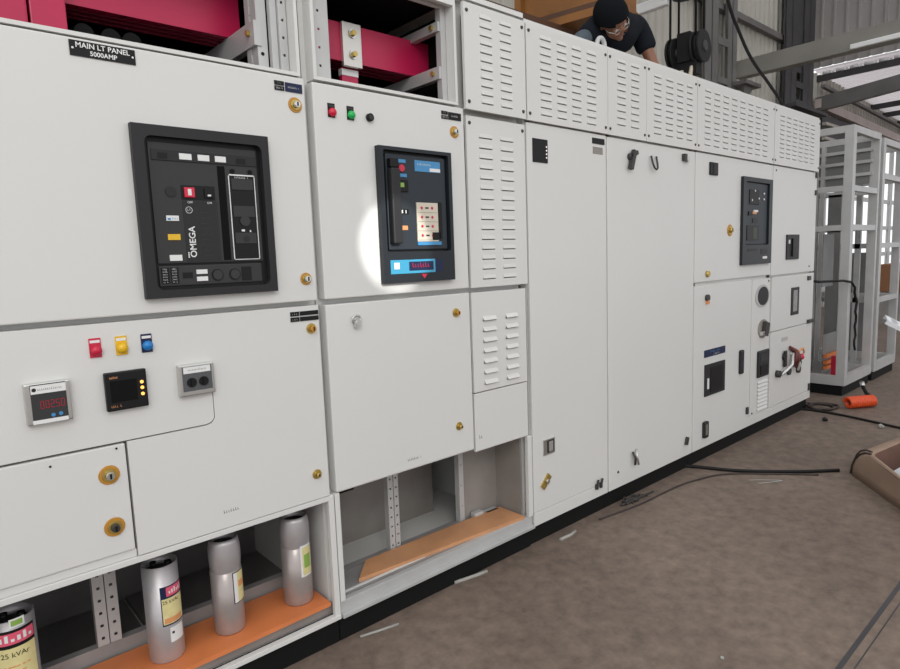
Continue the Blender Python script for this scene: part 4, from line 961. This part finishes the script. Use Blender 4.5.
# hands with five fingers spread on the roof sheet
for h, s in ((haL, 1), (haR, -1)):
    hn = [(tuple(h + Vector((0, .045, .028))), .026), (tuple(h + Vector((0, .01, .0))), (.034, .018)), (tuple(h + Vector((0, -.035, -.012))), (.038, .014))]; he = [(0, 1), (1, 2)]
    add_mesh(body, skinmesh(hn, he))
    for k, (dx, ln) in enumerate(((-.027, .062), (-.009, .074), (.009, .070), (.027, .054))):
        b0 = h + Vector((dx, -.035, -.012)); b1 = b0 + Vector((dx * .25, -ln * .5, .006)); b2_ = b0 + Vector((dx * .4, -ln, -.012))
        add_mesh(body, skinmesh([(tuple(b0), .0095), (tuple(b1), .0088), (tuple(b2_), .0075)], [(0, 1), (1, 2)]))
    b0 = h + Vector((-s * .028, .005, -.004)); add_mesh(body, skinmesh([(tuple(b0), .012), (tuple(b0 + Vector((-s * .025, -.022, -.006))), .010), (tuple(b0 + Vector((-s * .036, -.052, -.014))), .0085)], [(0, 1), (1, 2)]))
fuse(body, .009)
pb = part('body', body, ps)
for s in (-1, 1): part('eye', G('eyewhite').sphere(hp_(s * .034, .088, -.014), .012).sphere(hp_(s * .034, .097, -.014), .006, 'black'), pb if False else ps)
M['lip'] = mat('lips', (.16, .06, .045), .5)
part('mouth', G('lip').sphere(hp_(0, .101, -.066), .016, sx=1.4, sy=.35, sz=.3, mtx=HM), ps)
g = G('cap')
for i in range(12):
    pass
res = bmesh.ops.create_uvsphere(g.bm, u_segments=28, v_segments=18, radius=.120, matrix=Matrix.Translation(hc_ + U * .028 - F * .012) @ HM @ Matrix.Diagonal((.90, 1.04, 1.02, 1)))
cen = hc_ + U * .012
kill = [v for v in g.bm.verts if (v.co - cen).dot(U * .95 - F * .30) < -.015]
bmesh.ops.delete(g.bm, geom=kill, context='VERTS')
for f in g.bm.faces: f.smooth = True
part('cap', g, ps, 'round black cap')
g = G('steel')
for s in (-1, 1):
    g.tube([hp_(s * .034 + .022 * math.cos(t), .103, -.016 + .016 * math.sin(t)) for t in lin(0, 2 * PI, 17)[:-1]], .0014, 6, closed=True); g.tube([hp_(s * .056, .10, -.012), hp_(s * .078, .07, -.008), hp_(s * .086, .0, .0)], .002, 6)
part('glasses', g, ps, 'silver-rimmed glasses')
sh = G('shirt')
SN = [((3.95, 1.06, 2.66), .15), ((3.95, .94, 2.80), .155), ((3.945, .81, 2.895), .165), ((3.94, .71, 2.955), .145), ((3.875, .645, 2.985), .085),
      (tuple(shL), .085), (tuple(shL + (elL - shL) * .45), .078), (tuple(shL + (elL - shL) * .62), .076),
      (tuple(shR), .085), (tuple(shR + (elR - shR) * .45), .075), (tuple(shR + (elR - shR) * .62), .072)]
add_mesh(sh, skinmesh(SN, [(0, 1), (1, 2), (2, 3), (3, 4), (3, 5), (5, 6), (6, 7), (3, 8), (8, 9), (9, 10)]))
part('shirt', sh, ps, 'dark navy t-shirt')
sl = G('sleeve'); add_mesh(sl, skinmesh([(tuple(shR + (elR - shR) * .5), .066), (tuple(elR), .062), (tuple(elR + (haR - elR) * .75), .042)], [(0, 1), (1, 2)])); part('undersleeve', sl, ps, 'grey-blue long sleeve on one arm')
tr2 = G('trouser')
add_mesh(tr2, skinmesh([((3.95, 1.03, 2.66), .15), ((4.06, .95, 2.63), .105), ((4.10, .62, 2.505), .074), ((4.08, .95, 2.488), .055), ((3.84, .95, 2.63), .105), ((3.80, .62, 2.505), .074), ((3.82, .95, 2.488), .055)], [(0, 1), (1, 2), (2, 3), (0, 4), (4, 5), (5, 6)]))
part('trousers', tr2, ps, 'dark trousers')
for x in (4.08, 3.82): part('shoe', G('cord').sphere((x, 1.07, 2.475), .05, sx=.9, sy=1.0, sz=.85), ps)

# ================================================================== the shed
struct('floor', G('floor').box(-6, 45, -14, 12, -.10, 0))
jt = G('col_d').box(-6, 2.17, -1.296, -1.288, 0, .0012).box(2.17, 45, -1.300, -1.284, 0, .0012).box(-6, 45, -1.330, -1.326, 0, .001)
struct('trim_1', jt)
YW = 3.1
def corr_x(g, x0, x1, z0, z1, y, pitch=.20, dep=.035, m=None):
    P = []; x = x0
    while x < x1:
        for dx, dy in ((0, 0), (.55, 0), (.65, -1), (.90, -1)): 
            if x + dx * pitch <= x1: P.append((x + dx * pitch, y + dy * dep))
        x += pitch
    P.append((x1, y)); k = g.mi(m)
    a = [g.bm.verts.new((px, py, z0)) for px, py in P]; b = [g.bm.verts.new((px, py, z1)) for px, py in P]
    for i in range(len(P) - 1): g.bm.faces.new((a[i], a[i + 1], b[i + 1], b[i])).material_index = k
def corr_y(g, y0, y1, z0, z1, x, pitch=.22, dep=.035, m=None):
    P = []; y = y0
    while y < y1:
        for dy, dx in ((0, 0), (.75, 0), (.80, -1), (.95, -1)):
            if y + dy * pitch <= y1: P.append((x + dx * dep, y + dy * pitch))
        y += pitch
    P.append((x, y1)); k = g.mi(m)
    a = [g.bm.verts.new((px, py, z0)) for px, py in P]; b = [g.bm.verts.new((px, py, z1)) for px, py in P]
    for i in range(len(P) - 1): g.bm.faces.new((a[i], a[i + 1], b[i + 1], b[i])).material_index = k
g = G('sheet'); corr_x(g, -6, 14.7, 0, 9, YW); struct('wall_back', g, False)
WX0, WX1 = 15.4, 27.0
g = G('sheet'); corr_x(g, 14.7, WX0, 0, 4.98, YW); corr_x(g, WX0, WX1, 4.0, 4.98, YW); corr_x(g, WX0, WX1, 0, .35, YW); corr_x(g, WX1, 40, 0, 4.98, YW); struct('wall_rear', g, False)
w = G('frame')
for i in range(14): w.box(WX0 + i * .86, WX0 + i * .86 + .22, YW - .06, YW, .35, 4.0)
for z in (.35, 1.05, 1.75, 2.45, 3.15, 3.90): w.box(WX0, WX1, YW - .05, YW - .01, z, z + .10)
struct('window_1', w)
lv = thing('louvre_vent', 'dark slatted vent high on the far wall behind the bare frames', 'vent', (16.5, 3.0, 3.2))
part('backing', G('col_d').box(15.0, 18.2, 2.98, 3.03, 3.10, 4.15), lv)
for z in (3.30, 3.62, 3.92): part('slat', G('sheet').box(15.0, 18.2, 2.90, 2.98, z, z + .06), lv)
XE = 14.68
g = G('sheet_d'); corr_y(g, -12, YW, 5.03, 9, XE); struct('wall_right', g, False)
# lower bay roof beyond
g = G('roof'); P = []
y = -12.; k = 0
xs = []; x = XE
while x < 30: xs += [(x, 0), (x + .12, 0), (x + .15, .03), (x + .21, .03)]; x += .24
zz = lambda x, y: 5.02 - .045 * (x - XE) - .012 * (y - YW) * 0
a = [g.bm.verts.new((x, -12, zz(x, 0) + dz)) for x, dz in xs]; b = [g.bm.verts.new((x, YW, zz(x, 0) + dz)) for x, dz in xs]
for i in range(len(xs) - 1): g.bm.faces.new((a[i], a[i + 1], b[i + 1], b[i]))
struct('ceiling', g, False)
labs = ['roof purlin nearest the dark corner column, with pale wraps along it', 'second roof purlin beyond the dark corner column', 'third roof purlin beyond the dark corner column', 'fourth roof purlin beyond the corner column', 'farthest visible roof purlin beyond the corner column']
for x, z, lab in zip((14.85, 17.15, 18.6, 19.7, 21.0), (4.82, 4.79, 4.72, 4.67, 4.61), labs):
    g = G('col_d').box(x, x + .08, -12, YW - .01, z - .02, z + .10)
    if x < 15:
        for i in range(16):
            y = 2.96 - i * .25; g.cyl((x + .03, y, z + .136), (x + .03, y - .15, z + .136), .034, n=10, m='tube'); g.sphere((x + .01, y - .20, z + .125), .022, 'tube', n=8)  # white pieces stand in for sky light showing through the roof corrugations
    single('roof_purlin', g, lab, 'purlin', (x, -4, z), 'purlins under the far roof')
o = thing('roof_rafter', 'dark rafter sloping upward from the corner column bracket', 'beam', (14.75, 0, 4.4))
part('beam', G('col').obox((14.80, -1.45, 4.73), (0, -1, .093), (1, 0, 0), (0, .093, 1), 4.5, .07, .14), o)
single('eave_beam', G('pinkbeam').obox((20.5, 2.98, 4.20), (1, 0, -.022), (0, 1, 0), (.022, 0, 1), 5.8, .06, .09), 'pale pinkish eave beam along the far wall top', 'beam', (20.5, 2.98, 4.20))
single('eave_truss', G('col').obox((20.5, 2.90, 4.49), (1, 0, -.03), (0, 1, 0), (.03, 0, 1), 5.8, .04, .03), 'grey eave angle above the pale beam', 'beam', (20.5, 2.9, 4.7))
# columns
def column(xa0, xa1, xb0, xb1, y0, y1, battens, label, m, webz=None):
    o = thing('steel_column', label, 'column', ((xa0 + xb1) / 2, (y0 + y1) / 2, 0), 'laced columns along the back wall')
    for a, b in ((xa0, xa1), (xb0, xb1)): part('leg', G(m).box(a, b, y0, y0 + .02, 0, 9).box((a + b) / 2 - .01, (a + b) / 2 + .01, y0, y1, 0, 9).box(a, b, y1 - .02, y1, 0, 9), o)
    for z, h in battens: part('batten', G(m).box(xa1 - .02, xb0 + .02, y0 - .005, y0 + .015, z, z + h), o)
    if webz: part('web_plate', G(m).box(xa1, xb0, y0 + .03, y0 + .06, webz, 9), o)
    return o
k1 = column(9.60, 10.03, 10.36, 10.68, 2.88, 2.93, ((4.60, .12), (4.02, .10), (5.5, .14), (3.2, .14)), 'grey laced steel column behind the hook block', 'col')
part('bracket', G('col').box(10.55, 11.12, 2.66, 2.95, 4.04, 4.10).prism([(10.66, 4.04), (11.02, 4.04), (10.66, 3.76)], 2.74, 2.78), k1)
k2 = column(12.72, 13.24, 13.59, 14.12, 2.88, 2.93, ((4.42, .12), (4.12, .08), (3.8, .1)), 'dark steel column in the corner of the shed', 'col_d', 4.72)
part('bracket', G('col_d').box(12.6, 14.25, 2.64, 2.98, 3.95, 4.01), k2)
single('wall_girt', G('col').box(-6, 13.3, 2.96, 3.05, 5.20, 5.30), 'grey horizontal girt on the back wall', 'girt', (3.6, 3.0, 5.2))
tb = thing('tie_beam', 'long grey channel beam coming out from the laced column overhead', 'beam', (10.96, -1, 4.3))
part('beam', G('beam').obox((10.96, -1.5, 4.385), (0, -1, 0), (1, 0, 0), (0, 0, 1), 4.5, .03, .135).box(10.90, 11.1, -6, 3.0, 4.24, 4.26), tb)
single('tube_light', G('tube').box(10.86, 10.93, -1.2, 1.30, 4.25, 4.32, bev=.01), 'white tube light fixed along the long channel beam', 'light', (10.9, 0, 4.25))
tl2 = thing('tube_light', 'white tube light hanging behind the crouching worker', 'light', (6.5, 2.1, 4.05))
part('fixture', G('tube').box(6.46, 6.54, 1.75, 2.75, 4.02, 4.13, bev=.01), tl2)
for y in (1.9, 2.6): part('hanger', G('col').cyl((6.5, y, 4.12), (6.5, y, 6.6), .008, n=6), tl2)
ml = thing('hanging_lamp', 'dark purple lamp housing hanging at top edge above the worker', 'lamp', (6.5, 1.85, 4.1))
part('housing', G('navy').cyl((6.55, 1.62, 4.05), (6.55, 1.62, 4.30), .10, .16, 6, smooth=False), ml); part('hanger', G('col').cyl((6.55, 1.62, 4.30), (6.55, 1.62, 6.6), .01, n=6), ml)

# ------------------------------------------------------------------ light
wd = bpy.data.worlds.new('daylight'); SC.world = wd; wd.use_nodes = True
bg = wd.node_tree.nodes['Background']; bg.inputs[0].default_value = (.97, .98, 1.0, 1); bg.inputs[1].default_value = 1.2
def lamp(name, kind, loc, aim, energy, col=(1, 1, 1), **k):
    d = bpy.data.lights.new(name, kind); d.energy = energy; d.color = col
    for a, b in k.items(): setattr(d, a, b)
    o = bpy.data.objects.new(name, d); COL.objects.link(o); o.location = loc
    o.rotation_euler = (Vector(aim) - Vector(loc)).to_track_quat('-Z', 'Y').to_euler(); return o
lamp('sunbeam_through_roof', 'SPOT', (.2, -7.5, 4.2), (1.410, 0, 1.450), 2600, (1, .99, .96), spot_size=2 * math.atan(.172 / 8.1), spot_blend=.30, shadow_soft_size=.02)

lamp('sunbeam_second_gap', 'SPOT', (.2, -7.5, 4.2), (1.330, 0, 1.615), 420, (1, .99, .96), spot_size=2 * math.atan(.075 / 8.1), spot_blend=.8, shadow_soft_size=.02)
lamp('bay_door_daylight', 'AREA', (-2.2, -5.2, 5.0), (.6, 0, 1.6), 125, (1, 1, .95), shape='RECTANGLE', size=3.0, size_y=2.2)  # added soft fill from upper left to brighten the left-hand panels, no real door
# ------------------------------------------------------------------ camera
cam = bpy.data.cameras.new('camera'); co = bpy.data.objects.new('camera', cam); COL.objects.link(co)
cam.sensor_width = 36; cam.lens = 36 * 620 / 900; cam.clip_end = 200; cam.clip_start = .02
r = Vector((.74810839, -.66257827, -.03638508)); dn = Vector((-.10750228, -.06690702, -.99195096)); fw = Vector((.65481074, .74599831, -.12128237))
co.matrix_world = Matrix(((r.x, -dn.x, -fw.x, 0), (r.y, -dn.y, -fw.y, -1.9), (r.z, -dn.z, -fw.z, 1.40), (0, 0, 0, 1)))
SC.camera = co
SC.view_settings.view_transform = 'Standard'; SC.view_settings.look = 'None'; SC.view_settings.gamma = 1; SC.view_settings.exposure = 0
try: SC.view_settings.use_curve_mapping = False
except Exception: pass
